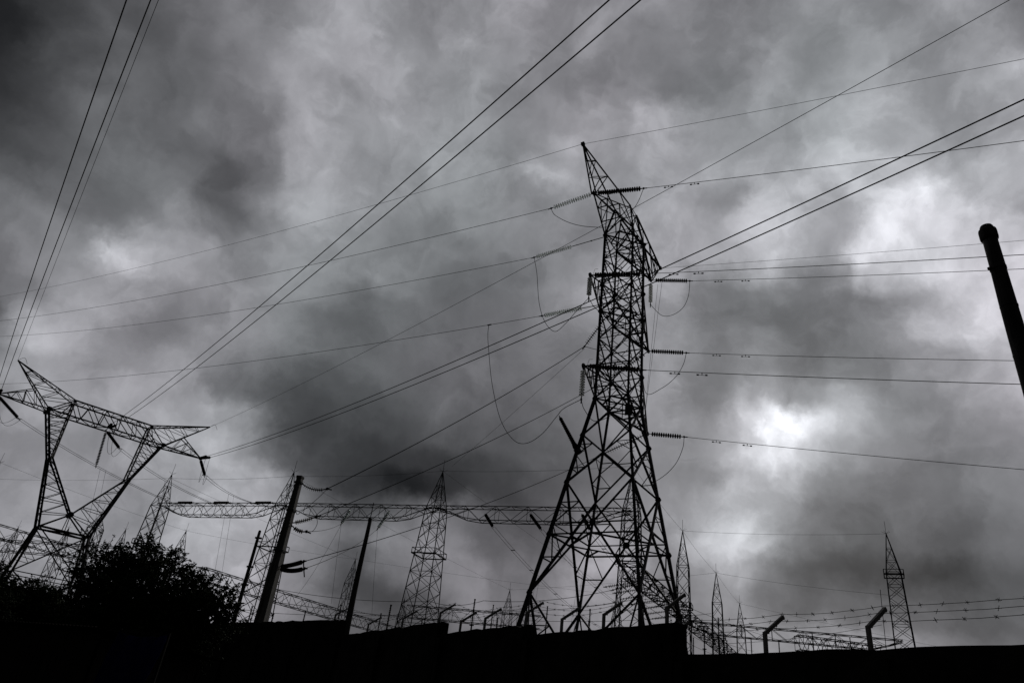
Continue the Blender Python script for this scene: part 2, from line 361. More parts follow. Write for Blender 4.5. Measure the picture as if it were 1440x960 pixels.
# ------------------------------------------------------------------ lattice helpers
def corners(C, z, w, d, e, we=None):
    we = w if we is None else we
    return [V((C.x, C.y, z)) + d*(sx*w) + e*(sy*we) for sx, sy in ((1, 1), (1, -1), (-1, -1), (-1, 1))]
FACES = ((0, 1), (1, 2), (2, 3), (3, 0))
def truss(name, a, b, width, depth, parent, m_, n, bw=.06, cw=.09, side=None, taper=0, arm=MB.bar, one=True):
    """box truss beam from a to b (top centre line)"""
    ax = (b-a); L = ax.length; ax.normalize(); sd_ = ax.cross(up).normalized(); mb = MB()
    def pt(i, s, lo):
        t = i/n; dp = depth
        if taper: dp = depth*min(1, max(.12, min(t, 1-t)/taper))
        return a + ax*(L*t) + sd_*(s*width/2) - up*(dp if lo else 0)
    for s in (1, -1):
        for lo in (0, 1):
            for i in range(n): arm(mb, pt(i, s, lo), pt(i+1, s, lo), cw)
        for i in range(n):
            arm(mb, pt(i, s, i % 2), pt(i+1, s, 1-i % 2), bw)
            if i % 2 == 0: arm(mb, pt(i, s, 0), pt(i, s, 1), bw)
    for lo in (0, 1):
        for i in range(n):
            arm(mb, pt(i, 1 if i % 2 else -1, lo), pt(i+1, -1 if i % 2 else 1, lo), bw); arm(mb, pt(i, 1, lo), pt(i, -1, lo), bw)
    return mb.build(name, m_, parent)

# ================================================================== the main pylon
MC = V((7.25, 40, 0)); phi = R(-123.8)
dd = V((math.cos(phi), math.sin(phi), 0)); ee = V((dd.y, -dd.x, 0))         # dd: near arm, ee: leftwards along the line
py = thing('lattice_pylon', MC, 'tall dark steel lattice pylon with three crossarm levels behind the wall', 'pylon')
prof = [(0, 4.5), (20.6, 1.12), (33.8, 1.08), (36.4, .6)]
def pw(z):
    for (z0, w0), (z1, w1) in zip(prof, prof[1:]):
        if z <= z1: return w0 + (w1-w0)*(z-z0)/(z1-z0)
    return prof[-1][1]
def pc(z): return corners(MC - V((.38*max(0, 1-z/20.6), 0, 0)), z, pw(z), dd, ee)
for k in range(4):
    mb = MB(); zs = [0, 4.2, 8.3, 11.6, 14.8, 17.95, 20.6, 27.2, 33.8, 36.4]
    out_ = (pc(0)[k]-MC).normalized()
    for z0, z1 in zip(zs, zs[1:]): mb.angle(pc(z0)[k], pc(z1)[k], .175 if z1 < 21 else (.14 if z1 < 34 else .11), hint=out_.cross(up) + out_*.99, t=.03)
    mb.build('leg', M['steel'], py)
    mb = MB(); mb.bar(pc(0)[k]-up*.3, pc(0)[k]+up*.35, .8, .8); mb.build('footing', M['wall'], py)
def P2(k, z, k2, t): return lerp(pc(z)[k], pc(z)[k2], t)
for (i, j) in FACES:
    mb = MB(); nrm = ((pc(5)[i]+pc(5)[j])/2-V((MC.x, MC.y, 5))).normalized()
    A = lambda p, q, w: mb.angle(p, q, w*.74, hint=nrm, t=max(.012, w*.17))
    # bottom: big K from the leg feet
    def xpanel(z0, z1, w, red=False, hz=True):
        a0, b0, a1, b1 = pc(z0)[i], pc(z0)[j], pc(z1)[i], pc(z1)[j]
        A(a0, b1, w); A(b0, a1, w)
        if hz: A(a1, b1, w*.8)
        if red:
            w0, w1 = (a0-b0).length, (a1-b1).length; t = w0/(w0+w1); X = lerp(a0, b1, t)
            for lo, hi in ((a0, a1), (b0, b1)):
                m1 = lerp(lo, hi, t); A(m1, X, w*.55) if red == 2 else None
                q1 = lerp(lo, X, .5); q2 = lerp(X, hi, .5); l1 = lerp(lo, hi, t*.5); l2 = lerp(lo, hi, t+(1-t)*.5)
                A(q1, l1, w*.5); A(q1, m1, w*.5); A(q2, l2, w*.45); A(q2, m1, w*.45)
            if red == 2:
                mb.plate(X, nrm, .22, .04)
    mid0 = (pc(0)[i]+pc(0)[j])/2
    xpanel(0, 8.3, .16, 1, False)
    xpanel(8.3, 14.8, .17, 2, False)
    A(pc(8.3)[i], lerp(pc(0)[i], pc(0)[j], .32), .09); A(pc(8.3)[j], lerp(pc(0)[j], pc(0)[i], .32), .09)
    # diaphragm ring with a deep mid node
    mA = (pc(11.6)[i]+pc(11.6)[j])/2
    A(pc(11.6)[i], mA, .12); A(mA, pc(11.6)[j], .12)
    xpanel(14.8, 17.95, .15, 1, False)
    xpanel(17.95, 20.6, .13, 0, True)
    zz = [20.6, 22.8, 25.0, 27.2, 29.4, 31.6, 33.8]
    for n_, (z0, z1) in enumerate(zip(zz, zz[1:])): xpanel(z0, z1, .10, 1 if z0 > 20 else 0, True)
    xpanel(33.8, 36.4, .08, 0, True)
    for z in (20.6, 22.8, 27.2, 29.4, 33.8):
        for c_ in (i,): mb.plate(pc(z)[c_], nrm, .2, .04, 6)
    for z in (8.3, 11.6, 14.8, 17.95):
        mb.plate(pc(z)[i], nrm, .2, .04, 6)
    mb.build('face_bracing', M['steel'], py)
for z in (11.6, 20.6, 27.2, 33.8):
    mb = MB()
    c = pc(z); mids = [(c[k]+c[(k+1) % 4])/2 for k in range(4)]
    for k in range(4): mb.angle(mids[k], mids[(k+1) % 4], .09)
    if z > 12: mb.angle(c[0], c[2], .08); mb.angle(c[1], c[3], .08)
    else:
        for k in range(4): mb.angle(c[k], (mids[k]+mids[(k+3) % 4])/2, .08)
    mb.build('plan_bracing', M['steel'], py)
HZ = [20.64, 27.19, 33.77]; AR = [5.23, 5.16, 5.44]; TIPN = []; TIPF = []
def tipp(h, a, sgn): return V((MC.x, MC.y, h)) + dd*(a*sgn)
for h, a in zip(HZ, AR):
    for sgn, lst in ((1, TIPN), (-1, TIPF)):
        tip = tipp(h, a, sgn); lst.append(tip); mb = MB()
        lo = pc(h); hi = pc(min(36.4, h+2.3)); ks = (0, 1) if sgn > 0 else (3, 2)
        n = 3
        for k in ks:
            mb.angle(lo[k], tip, .11, hint=up); mb.angle(hi[k], tip, .09, hint=up)
            for q in range(1, n+1):
                t0 = (q-1)/n; t1 = q/n
                if q < n: mb.angle(lerp(lo[k], tip, t1), lerp(hi[k], tip, t1), .06)
                mb.angle(lerp(lo[k], tip, t0), lerp(hi[k], tip, t1), .065) if q < n else None
        for q in range(n):
            t0 = q/n; t1 = (q+1)/n
            mb.angle(lerp(lo[ks[q % 2]], tip, t0), lerp(lo[ks[1-q % 2]], tip, t1), .055)
            if q: mb.angle(lerp(lo[ks[0]], tip, t0), lerp(lo[ks[1]], tip, t0), .06); mb.angle(lerp(hi[ks[0]], tip, t0), lerp(hi[ks[1]], tip, t0), .06)
        mb.plate(tip, ee, .17, .12)
        mb.build('crossarm', M['steel'], py)
PKN = tipp(36.38, 7.56, 1); PKF = tipp(36.38, 7.56, -1)
for sgn, pk, tp in ((1, PKN, TIPN[2]), (-1, PKF, TIPF[2])):
    mb = MB(); ks = (0, 1) if sgn > 0 else (3, 2); hi = pc(36.4)
    off_ = ee*.16
    mb.angle(tp+off_, pk, .10); mb.angle(tp-off_, pk, .10)
    n = 4
    for k, o in zip(ks, (off_, -off_)):
        mb.angle(hi[k], pk, .11, hint=up)
        for q in range(1, n):
            t = q/n; mb.angle(lerp(hi[k], pk, t), lerp(pc(33.8)[k] if q < 2 else tp+o, pk, max(0, (q-2)/3) if q >= 2 else 0), .05)
            if q >= 2: mb.angle(lerp(hi[k], pk, t), lerp(tp+o, pk, min(1, (q-1)/3)) , .055)
    for q in range(1, n): mb.angle(lerp(hi[ks[0]], pk, q/n), lerp(hi[ks[1]], pk, q/n), .055)
    mb.plate(pk, ee, .16, .2)
    mb.build('earth_wire_peak', M['steel'], py)
# step bolts on the near right leg
mb = MB()
for i in range(70):
    z = 3 + i*.45; p = pc(z)[1]; mb.bar(p, p + (dd if i % 2 else -ee)*.2, .022)
mb.build('step_bolts', M['steel'], py)
# warning plate on the tower
mb = MB(); p = (pc(19.4)[1]); mb.bar(p+dd*.02-up*.35, p+dd*.02+up*.35, .5, .03, hint=dd); mb.build('marker_plate', M['steel'], py)

# ------------------------------------------------------------------ insulators
disc_cache = {}
def disc_mesh(mk, r, pitch):
    key = (mk, r, round(pitch, 3))
    if key not in disc_cache:
        mb = MB(); mb.lathe((0, 0, 0), (0, 0, 1), [(0, .03), (pitch*.30, .04), (pitch*.34, r*.5), (pitch*.40, r*.95), (pitch*.50, r), (pitch*.54, r*.93), (pitch*.52, r*.25), (pitch, .025)], 14)
        me = bpy.data.meshes.new('disc'); me.from_pydata(mb.v, [], mb.f); me.materials.append(M[mk]); disc_cache[key] = me
    return disc_cache[key]
def string(a, b, label, mk='porcelain', r=.165, pitch=.165, rod=.25, sag=0.0, group='disc insulator strings of the lattice pylon', name='insulator_string', ring=False, horn=False):
    a = V(a); b = V(b); L = (b-a).length; dr = (b-a)/L
    o = thing(name, a, label, 'insulator', group)
    n = max(3, int((L-rod-.2)/pitch)); s0 = L-.2-n*pitch
    def at(s): t = s/L; p = a + dr*s; p.z -= sag*4*t*(1-t); return p
    for i in range(n):
        p = at(s0+i*pitch); q = at(s0+(i+1)*pitch)
        c = bpy.data.objects.new('disc', disc_mesh(mk, r, pitch)); COL.objects.link(c); c.parent = o
        c.location = p-a; c.rotation_euler = (q-p).to_track_quat('Z', 'Y').to_euler()
    mb = MB(); mb.tube([a, at(s0*.5), at(s0)], .028, 6); mb.plate(at(s0*.4), up, .07, .03); mb.build('link', M['steel'], o)
    mb = MB(); mb.tube([at(L-.2), b, b+dr*.25], .035, 6); mb.plate(b, dr.cross(up) if abs(dr.z) < .9 else ee, .08, .06); mb.build('clamp', M['steel'], o)
    if horn:
        mb = MB(); p0 = at(s0*.6); mb.tube([p0, p0+up*.22+dr*.05, p0+up*.46+dr*.12, p0+up*.48+dr*.34], .012, 4); mb.build('arcing_horn', M['steel'], o)
    if ring:
        mb = MB(); u, v = mb.frame(dr); pts = [b - dr*.15 + (u*math.cos(t)+v*math.sin(t))*.24 for t in [i*2*math.pi/14 for i in range(15)]]; mb.tube(pts, .02, 5); mb.build('grading_ring', M['steel'], o)
    return o
def smooth_pts(P, n=8):
    out_ = []; Q = [P[0]] + list(P) + [P[-1]]
    for i in range(1, len(Q)-2):
        p0, p1, p2, p3 = Q[i-1:i+3]
        for k in range(n):
            t = k/n; out_.append(.5*((2*p1) + (p2-p0)*t + (2*p0-5*p1+4*p2-p3)*t*t + (3*p1-p0-3*p2+p3)*t**3))
    out_.append(P[-1]); return out_
def cable(pts, r, label, cat='cable', group=None, name='power_cable', n=5, m_='wire'):
    mb = MB(); mb.tube(pts, r, n); o = mb.build(name, M[m_], None, origin=pts[0]); return tag(o, label, cat, group)
def jumper(a, wps, b, label, r=.02, group='jumper loops of the lattice pylon'):
    """loop hanging from a to b through the given sight lines, depth eased between its two ends"""
    a = V(a); b = V(b); da = (a-CAM).length; db = (b-CAM).length; P = [a]
    for i, w in enumerate(wps):
        t = (i+1)/(len(wps)+1); P.append(atd(w[0], w[1], lerp(da, db, t)))
    P.append(b); return cable(smooth_pts(P), r, label, 'jumper cable', group, 'jumper_cable')
def para(a, q, k, ext=0.0, n=40):
    """parabola through a and q with curvature k, carried on past q by ext of its length"""
    h = V((q.x-a.x, q.y-a.y, 0)); L = h.length; h.normalize(); m_ = ((q.z-a.z) - k*L*L)/L; pts = []
    LL = L*(1+ext)
    for i in range(n+1):
        s = LL*i/n; pts.append(V((a.x+h.x*s, a.y+h.y*s, a.z+m_*s+k*s*s)))
    return pts
def damper(parent, p, dr):
    mb = MB(); mb.bar(p, p-up*.12, .03); c = p-up*.12
    mb.tube([c-dr*.24, c-dr*.1-up*.02, c+dr*.1-up*.02, c+dr*.24], .012, 5)
    for s in (-1, 1): mb.lathe(c+dr*s*.17-up*.01, dr*s, [(0, .025), (.02, .045), (.12, .04), (.13, .01)], 8)
    mb.build('vibration_damper', M['wire'], parent)
def lineto(a, px, k, label, r=.018, ext=.8, group=None, hdir=None, damp=(), cat='power line', name='power_line', n=44):
    hd = hdir if hdir is not None else -ee
    q = onplane(px[0], px[1], a, hd); pts = para(V(a), q, k, ext, n)
    if damp:
        o = thing(name, a, label, cat, group); mb = MB(); mb.tube(pts, r, 5); mb.build('conductor', M['wire'], o)
        h = (pts[1]-pts[0]).normalized()
        for s in damp: damper(o, V(a)+h*s, h)
        return o
    return cable(pts, r, label, cat, group, name)
GR = 'conductors leaving the lattice pylon to the right'; GL = 'conductors leaving the lattice pylon to the left'
names = ['lowest', 'middle', 'upper']
# near arms, going right
NR = {2: ((905, 265), (1440, 198)), 1: ((905, 385), (1440, 358)), 0: ((903, 520), (1430, 540))}
FR = {2: ((970, 395), (1440, 378)), 1: ((965, 496), (1425, 507)), 0: ((962, 614), (1440, 660))}
endNR = {}; endFR = {}
for k in (0, 1, 2):
    e = onplane(*NR[k][0], TIPN[k], -ee); string(TIPN[k], e, 'dark disc string lying across the pylon body from its %s left arm' % names[k], ring=(k == 2), horn=True); endNR[k] = e
    lineto(e, NR[k][1], .0007, 'conductor running right from the %s dark string that crosses the pylon body' % names[k], damp=(1.9, 3.4) if k < 2 else (1.7, 3.4), group=GR)
    e = onplane(*FR[k][0], TIPF[k], -ee); string(TIPF[k], e, 'dark disc string pointing right from the %s right arm of the pylon' % names[k]); endFR[k] = e
    lineto(e, FR[k][1], .0007, 'conductor running right from the %s right arm of the pylon' % names[k], damp=(2.2, 4.2), group=GR)
lineto(PKN, (1440, 83), .0005, 'thin earth wire rising right from the leaning pylon top', r=.012, group='earth wires of the lattice pylon')
lineto(PKF, (1440, 338), .0005, 'thin earth wire running right from the right pylon horn', r=.012, group='earth wires of the lattice pylon')
lineto(PKN, (0, 417), .0006, 'thin earth wire falling left from the leaning pylon top', r=.013, group='earth wires of the lattice pylon', hdir=ee, ext=1.2)
# going left from near side
e = onplane(775, 293, TIPN[2], ee); string(TIPN[2], e, 'pale disc string pointing left from the upper left arm of the pylon', 'glass'); eL2 = e
lineto(e, (0, 451), .0006, 'conductor running left from the upper pale disc string', hdir=ee, group=GL, ext=1.2)
a = pc(33.6)[0]; e = onplane(751, 362, a, ee); string(a, e, 'pale disc string on a long rod left of the pylon body, second from the top', 'glass', rod=2.7); eL1 = e
lineto(e, (0, 473), .0006, 'conductor running left from the second pale disc string', hdir=ee, group=GL, ext=1.2)
a = pc(27.7)[0]; e = onplane(762, 444, a, ee); string(a, e, 'pale disc string ending left where two black jumper loops meet', 'glass', rod=1.4); eL0 = e
lineto(e, (80, 536), .0006, 'lowest conductor running left from the pale strings to the far left edge', hdir=ee, group=GL, ext=1.4)
# hanging jumper strings
def hang(a, px, mk, lab):
    d = (a-CAM).length; b = atd(px[0], px[1], d); b = V((a.x, a.y, 0)) + up*b.z; b = V((b.x, b.y, b.z)); string(a, b, lab, mk, rod=.1); return b
h1 = hang(TIPN[1]-up*.1, (823, 432), 'polymer', 'pale disc string hanging from the middle left arm tip')
h0 = hang(TIPN[0]-up*.1, (808, 571), 'polymer', 'pale disc string hanging from the lowest left arm tip')
h2 = hang(TIPF[2]-up*.3, (914, 441), 'polymer', 'pale disc string hanging below the upper right arm')
# jumpers
jumper(eL2, [(781, 303), (803, 314), (830, 319), (862, 317), (892, 292)], endNR[2], 'black jumper loop under the upper left arm of the pylon')
jumper(eL1, [(755, 385), (758, 425), (766, 452), (780, 466), (795, 455), (810, 438)], h1, 'black jumper loop dropping from second pale string to hanging string')
jumper(h1, [(838, 434), (855, 440), (885, 425), (900, 400)], endNR[1], 'black jumper passing behind the pylon from the middle hanging string')
cl = min(para(V(eL0), onplane(80, 536, eL0, ee), .0006, 1.4, 400), key=lambda p: abs(pix(p).x-689))
mb = MB(); mb.bar(cl-ee*.22, cl+ee*.12, .07); tag(mb.build('conductor_clamp', M['steel'], None, origin=cl), 'small clamp joining the largest jumper loop to the lowest left conductor', 'clamp')
jumper(cl, [(686, 470), (687, 490), (692, 540), (704, 590), (722, 618), (740, 623), (762, 610), (783, 585), (793, 574)], h0, 'largest black jumper loop hanging left of the pylon body')
jumper(h0, [(822, 576), (838, 592), (870, 575), (898, 535)], endNR[0], 'black jumper passing from the lowest hanging string into the pylon')
jumper(endFR[2], [(968, 416), (960, 433), (945, 443), (930, 443)], h2, 'black jumper arc under the upper right string')
jumper(endFR[1], [(961, 512), (950, 530), (930, 546), (908, 552)], pc(24.2)[2], 'black jumper arc under the middle right string')
jumper(endFR[0], [(960, 630), (950, 652), (932, 670), (915, 676)], pc(17.2)[2], 'black jumper arc under the lowest right string')
# surge arrester leaning out from the left leg
lb = pc(16.9)[0]; la = atd(786, 584, (lb-CAM).length-.3)
ar = thing('surge_arrester', lb, 'dark tapered rod arrester leaning out from the pylon left leg', 'surge arrester')
mb = MB(); dr = (la-lb); L = dr.length; mb.lathe(lb, dr, [(0, .12), (L*.1, .19), (L*.2, .14)] + [(L*(.2+.7*i/28), (.155 if i % 2 else .11)*(1-.22*i/28)) for i in range(28)] + [(L*.92, .10), (L*.95, .04), (L, .02)], 12); mb.build('shaft', M['porcelain'], ar)
mb = MB(); mb.bar(lb-dr.normalized()*.25, lb+dr.normalized()*.12, .3, .3); mb.build('bracket', M['steel'], ar)
# conductors from far arms to the concrete pole (lower left)
BP = atz(422, 672, 12.0)
att = [atd(460, 687, (BP-CAM).length), atd(445, 726, (BP-CAM).length-1), atd(427, 789, (BP-CAM).length-3)]
farst = [(pc(29.0)[1], (822, 487), 2.4), (TIPF[1], (860, 531), 3.4), (TIPF[0], (850, 637), 3.2)]
endL = []
for k, (a, px, L) in enumerate(farst):
    b = onball(a, L, px[0], px[1], False)
    string(a, b, ['dark disc string leaving the pylon body towards lower left', 'dark disc string slanting behind the pylon body from the middle right arm', 'dark disc string slanting across the pylon legs from the lowest right arm'][k], ring=(k == 0))
    endL.append(b)
def sagcable(a, b, sag, r, label, group=None, n=30, cat='power line', name='power_line'):
    a = V(a); b = V(b); pts = []
    for i in range(n+1):
        t = i/n; p = lerp(a, b, t); p.z -= sag*4*t*(1-t); pts.append(p)
    return cable(pts, r, label, cat, group, name)
GP = 'conductors from the pylon down to the concrete pole'
sagcable(endL[0], att[0], .35, .024, 'thick black conductor falling from pylon to the top of the concrete pole', GP)
sagcable(endL[1], att[1], .45, .020, 'black conductor falling from pylon to the middle of the concrete pole', GP)
sagcable(endL[2], att[2], .5, .018, 'black conductor falling from the pylon legs to the concrete pole bottom strings', GP)
jumper(endL[0], [(845, 492), (868, 488)], pc(25.6)[1], 'short thin jumper entering the pylon body at mid height')
# thin down-leads beside the pylon
sagcable(atd(925, 400, 42), atd(905, 600, 40), .0, .009, 'thin lead running down beside the pylon right edge, outer one', 'thin leads beside the pylon', cat='cable', name='down_lead')
sagcable(atd(931, 396, 42), atd(908, 575, 40), .0, .009, 'thin lead running down beside the pylon right edge, inner one', 'thin leads beside the pylon', cat='cable', name='down_lead')
sagcable(atd(822, 490, 42), atd(636, 655, 66), .1, .010, 'thin wire slanting from the pylon string to the middle gantry column top', cat='earth wire', name='earth_wire')

# ================================================================== the Y-shaped pylon on the left
YC = V((-47.47, 81.29, 0)); ya = .68; yd = V((math.cos(ya), math.sin(ya), 0)); ye = V((yd.y, -yd.x, 0))      # ye faces the camera side
yt = thing('y_frame_pylon', YC, 'leaning-looking Y shaped lattice pylon with a wide bridge at the left', 'pylon')
bw2 = .9
def yp(s, z, e=0): return YC + yd*s + ye*e + up*z
sT, cT, zu, cu, zp, sp, zm, sm, zw_, sw_, zc = 11.64, 6.53, 29.9, 4.4, 32.48, 11.43, 22.85, 4.41, 15.49, 1.9, 17.46
mb = MB(); n = 8                                                   # bridge
for e in (-bw2, bw2):
    mb.angle(yp(-cT, 28, e), yp(cT, 28, e), .14); mb.angle(yp(-cu, zu, e), yp(cu, zu, e), .15)
    mb.angle(yp(-cT, 28, e), yp(-cu, zu, e), .12); mb.angle(yp(cT, 28, e), yp(cu, zu, e), .12)
    for i in range(5):
        x0 = -cu+2*cu*i/5; x1 = -cu+2*cu*(i+1)/5; l0 = -cT*.8+2*cT*.8*i/5; l1 = -cT*.8+2*cT*.8*(i+1)/5
        mb.angle(yp(l0, 28, e), yp(x0, zu, e), .08); mb.angle(yp(x0, zu, e), yp(l1, 28, e), .08)
    mb.angle(yp(cu, zu, e), yp(cT*.8, 28, e), .08)
for i in range(n+1):
    s = -cT+2*cT*i/n; mb.angle(yp(s, 28, -bw2), yp(s, 28, bw2), .07)
    if i < n: s2 = s+2*cT/n; mb.angle(yp(s, 28, -bw2 if i % 2 else bw2), yp(s2, 28, bw2 if i % 2 else -bw2), .07)
for i in range(9):
    s = -cu+2*cu*i/8; mb.angle(yp(s, zu, -bw2), yp(s, zu, bw2), .06)
    if i < 8: mb.angle(yp(s, zu, bw2 if i % 2 else -bw2), yp(s+cu/4, zu, -bw2 if i % 2 else bw2), .06)
mb.build('bridge', M['steel'], yt)
YTIP = {}; YPK = {}
for sg in (-1, 1):
    mb = MB(); tip = yp(sg*sT, 28.1); pk = yp(sg*sp, zp); YTIP[sg] = tip; YPK[sg] = pk
    for e in (-bw2, bw2):
        mb.angle(yp(sg*cT, 28, e), tip, .14)
        top = lerp(yp(sg*cT, 28, e), pk, .42); mb.angle(top, tip, .10)
        for i in range(1, 4):
            t = i/4; mb.angle(lerp(yp(sg*cT, 28, e), tip, t), lerp(top, tip, t), .06); mb.angle(lerp(yp(sg*cT, 28, e), tip, t), lerp(top, tip, max(0, t-.25)), .06)
    for i in range(5):
        t = i/5; mb.angle(lerp(yp(sg*cT, 28, -bw2), tip, t), lerp(yp(sg*cT, 28, bw2), tip, t+.2), .06)
        mb.angle(lerp(yp(sg*cT, 28, -bw2), tip, t), lerp(yp(sg*cT, 28, bw2), tip, t), .06)
    mb.plate(tip, ye, .25, .3)
    mb.build('crossarm', M['steel'], yt)
    mb = MB()
    for e in (-bw2, bw2):
        mb.angle(yp(sg*cT, 28, e), pk, .13); mb.angle(yp(sg*cu, zu, e), pk, .13)
        for i in range(1, 4):
            t = i/4; mb.angle(lerp(yp(sg*cT, 28, e), pk, t), lerp(yp(sg*cu, zu, e), pk, t), .06); mb.angle(lerp(yp(sg*cT, 28, e), pk, t), lerp(yp(sg*cu, zu, e), pk, t-1/4), .06)
    for i in range(6):
        t = i/6
        for A_, zA in ((sg*cT, 28), (sg*cu, zu)): mb.angle(lerp(yp(A_, zA, -bw2), pk, t), lerp(yp(A_, zA, bw2), pk, t), .05); mb.angle(lerp(yp(A_, zA, -bw2), pk, t), lerp(yp(A_, zA, bw2), pk, min(1, t+1/6)), .05)
    mb.tube(smooth_pts([pk, pk+up*.5+yd*.5, pk+yd*1.0-up*.1]), .02, 5)
    mb.build('earth_wire_peak', M['steel'], yt)
    # V column: outer chord to the waist, inner chord down to the knee, knee to the centre node
    mb = MB()
    es = .75
    def seg(A0, B0, A1, B1, n, w=.07):
        for i in range(n):
            t0 = i/n; t1 = (i+1)/n
            mb.angle(lerp(A0, B0, t1), lerp(A1, B1, t1), w); mb.angle(lerp(A0, B0, t0), lerp(A1, B1, t1), w)
    for e in (-1, 1):
        o0 = yp(sg*cT, 28, e*bw2); o1 = yp(sg*sm, zm, e*es); o2 = yp(sg*sw_*1.35, zw_, e*1.1)
        i0 = yp(sg*cu, zu, e*bw2); i1 = yp(sg*(sm-.35), zm, e*es); i2 = yp(0, zc, e*.5)
        mb.angle(o0, o1, .2, t=.04); mb.angle(o1, o2, .22, t=.045)
        mb.angle(i0, i1, .18, t=.04); mb.angle(i1, i2, .17)
        seg(o0, o1, i0, i1, 6); seg(o1, o2, i1, i2, 5)
    for A0, B0, A1, B1 in ((yp(sg*cT, 28, -bw2), yp(sg*sm, zm, -es), yp(sg*cT, 28, bw2), yp(sg*sm, zm, es)), (yp(sg*sm, zm, -es), yp(sg*sw_*1.35, zw_, -1.1), yp(sg*sm, zm, es), yp(sg*sw_*1.35, zw_, 1.1)),
                           (yp(sg*cu, zu, -bw2), yp(sg*(sm-.35), zm, -es), yp(sg*cu, zu, bw2), yp(sg*(sm-.35), zm, es)), (yp(sg*(sm-.35), zm, -es), yp(0, zc, -.5), yp(sg*(sm-.35), zm, es), yp(0, zc, .5))): seg(A0, B0, A1, B1, 6, .06)
    for e in (-bw2, bw2): mb.plate(yp(sg*cT, 28, e), ye, .32, .06)
    mb.build('raking_column', M['steel'], yt)
# waist and splayed body
wq = lambda z: (2.55+(4.9-2.55)*(zw_-z)/zw_, 1.1+(4.9-1.1)*(zw_-z)/zw_)
def yc(z): w, e = wq(z); return corners(YC, z, w, yd, ye, e)
mb = MB()
for e in (-1, 1):
    mb.angle(yp(-2.55, zw_, e*1.1), yp(2.55, zw_, e*1.1), .2); mb.angle(yp(0, zc, e*.5), yp(-2.55, zw_, e*1.1), .13); mb.angle(yp(0, zc, e*.5), yp(2.55, zw_, e*1.1), .13)
    mb.plate(yp(0, zc, e*.5), ye, .35, .06); mb.angle(yp(0, zc, e*.5), yp(0, zw_, e*1.1), .09)
mb.angle(yp(0, zc, -.5), yp(0, zc, .5), .1)
for s in (-2.55, 2.55): mb.angle(yp(s, zw_, -1.1), yp(s, zw_, 1.1), .12)
mb.angle(yp(-2.55, zw_, -1.1), yp(2.55, zw_, 1.1), .08); mb.angle(yp(-2.55, zw_, 1.1), yp(2.55, zw_, -1.1), .08)
mb.build('waist', M['steel'], yt)
for k in range(4):
    mb = MB(); mb.angle(yc(0)[k], yc(zw_)[k], .24, t=.045); mb.build('leg', M['steel'], yt)
for (i, j) in FACES:
    mb = MB(); zz = [0, 5.5, 10.5, zw_]
    for z0, z1 in zip(zz, zz[1:]):
        a0, b0, a1, b1 = yc(z0)[i], yc(z0)[j], yc(z1)[i], yc(z1)[j]; mb.angle(a0, b1, .13); mb.angle(b0, a1, .13)
        X = lerp(a0, b1, .55)
        for lo, hi in ((a0, a1), (b0, b1)): mb.angle(lerp(lo, X, .5), lerp(lo, hi, .3), .06); mb.angle(lerp(lo, X, .5), lerp(lo, hi, .55), .06); mb.angle(lerp(hi, X, .5), lerp(lo, hi, .75), .06)
        mb.angle(a0, b0, .09)
    mb.build('face_bracing', M['steel'], yt)
# overhead 500 kV phases towards and over the camera
YDIR = V((math.sin(R(144.3)), math.cos(R(144.3)), 0)); GB = 'twin conductors passing overhead from the Y shaped pylon'
LB = [(-1, 'left', (178, 0), (212, 0)), (0, 'middle', (857, 0), (901, 0)), (1, 'right', (1440, 140), (1440, 163))]
YEND = {}
for sg, nm, p1, p2 in LB:
    base = YTIP[sg] if sg else yp(0, 28, bw2)
    hside = V((YDIR.y, -YDIR.x, 0)); 
    qm = onplane((p1[0]+p2[0])/2, (p1[1]+p2[1])/2, base, YDIR); hdir = V((qm.x-base.x, qm.y-base.y, 0)).normalized()
    lab = {-1: 'steep twin conductors rising out of the top left corner', 0: 'twin conductors crossing the sky from Y pylon centre to the top edge', 1: 'twin conductors passing behind the lattice pylon to the right edge'}[sg]
    o = thing('twin_conductor', base, lab, 'power line', GB)
    both = []
    for j, pp in enumerate((p1, p2)):
        off_ = hside*(-.24 if j else .24)
        st = base + hdir*3.6 - up*.55 + off_
        strl = base + off_*.35 + hdir*.25
        string(strl, st, ['left', 'right'][j] + ' of two dark strings facing the camera at the Y pylon %s' % {-1: 'left end', 0: 'centre', 1: 'right end'}[sg], r=.165, pitch=.17, group='insulator strings of the Y shaped pylon')
        q = onplane(pp[0], pp[1], st, hdir); pts = para(st, q, .0006, .5, 60); both.append(pts)
        mb = MB(); mb.tube(pts, .026, 6); mb.build('conductor', M['wire'], o)
    YEND[sg] = both
    for tx, ty in ([(80, 330)] if sg < 0 else ([(358, 438)] if sg == 0 else [(567, 536), (1330, 190)])):
        idx = min(range(61), key=lambda q_: (pix(both[0][q_])-V((tx, ty))).length); a, b = both[0][idx], both[1][min(range(61), key=lambda q_: (both[1][q_]-both[0][idx]).length)]
        mb = MB(); loop = [a+hdir*.25, lerp(a, b, .3)+hdir*.34, lerp(a, b, .7)+hdir*.34, b+hdir*.25, b-hdir*.25, lerp(a, b, .7)-hdir*.16, lerp(a, b, .3)-hdir*.16, a-hdir*.25, a+hdir*.25]
        mb.tube(loop, .012, 5); mb.build('spacer', M['wire'], o)
q = onplane(223, 0, YPK[-1], YDIR); cable(para(YPK[-1], q, .0004, .4), .014, 'thin earth wire rising from the left peak of the Y pylon', 'earth wire', 'earth wires of the Y shaped pylon', 'earth_wire')
q = onplane(1420, 0, YPK[1], YDIR); cable(para(YPK[1], q, .0004, .4, 60), .014, 'thin earth wire crossing behind the lattice pylon to the top right corner', 'earth wire', 'earth wires of the Y shaped pylon', 'earth_wire')
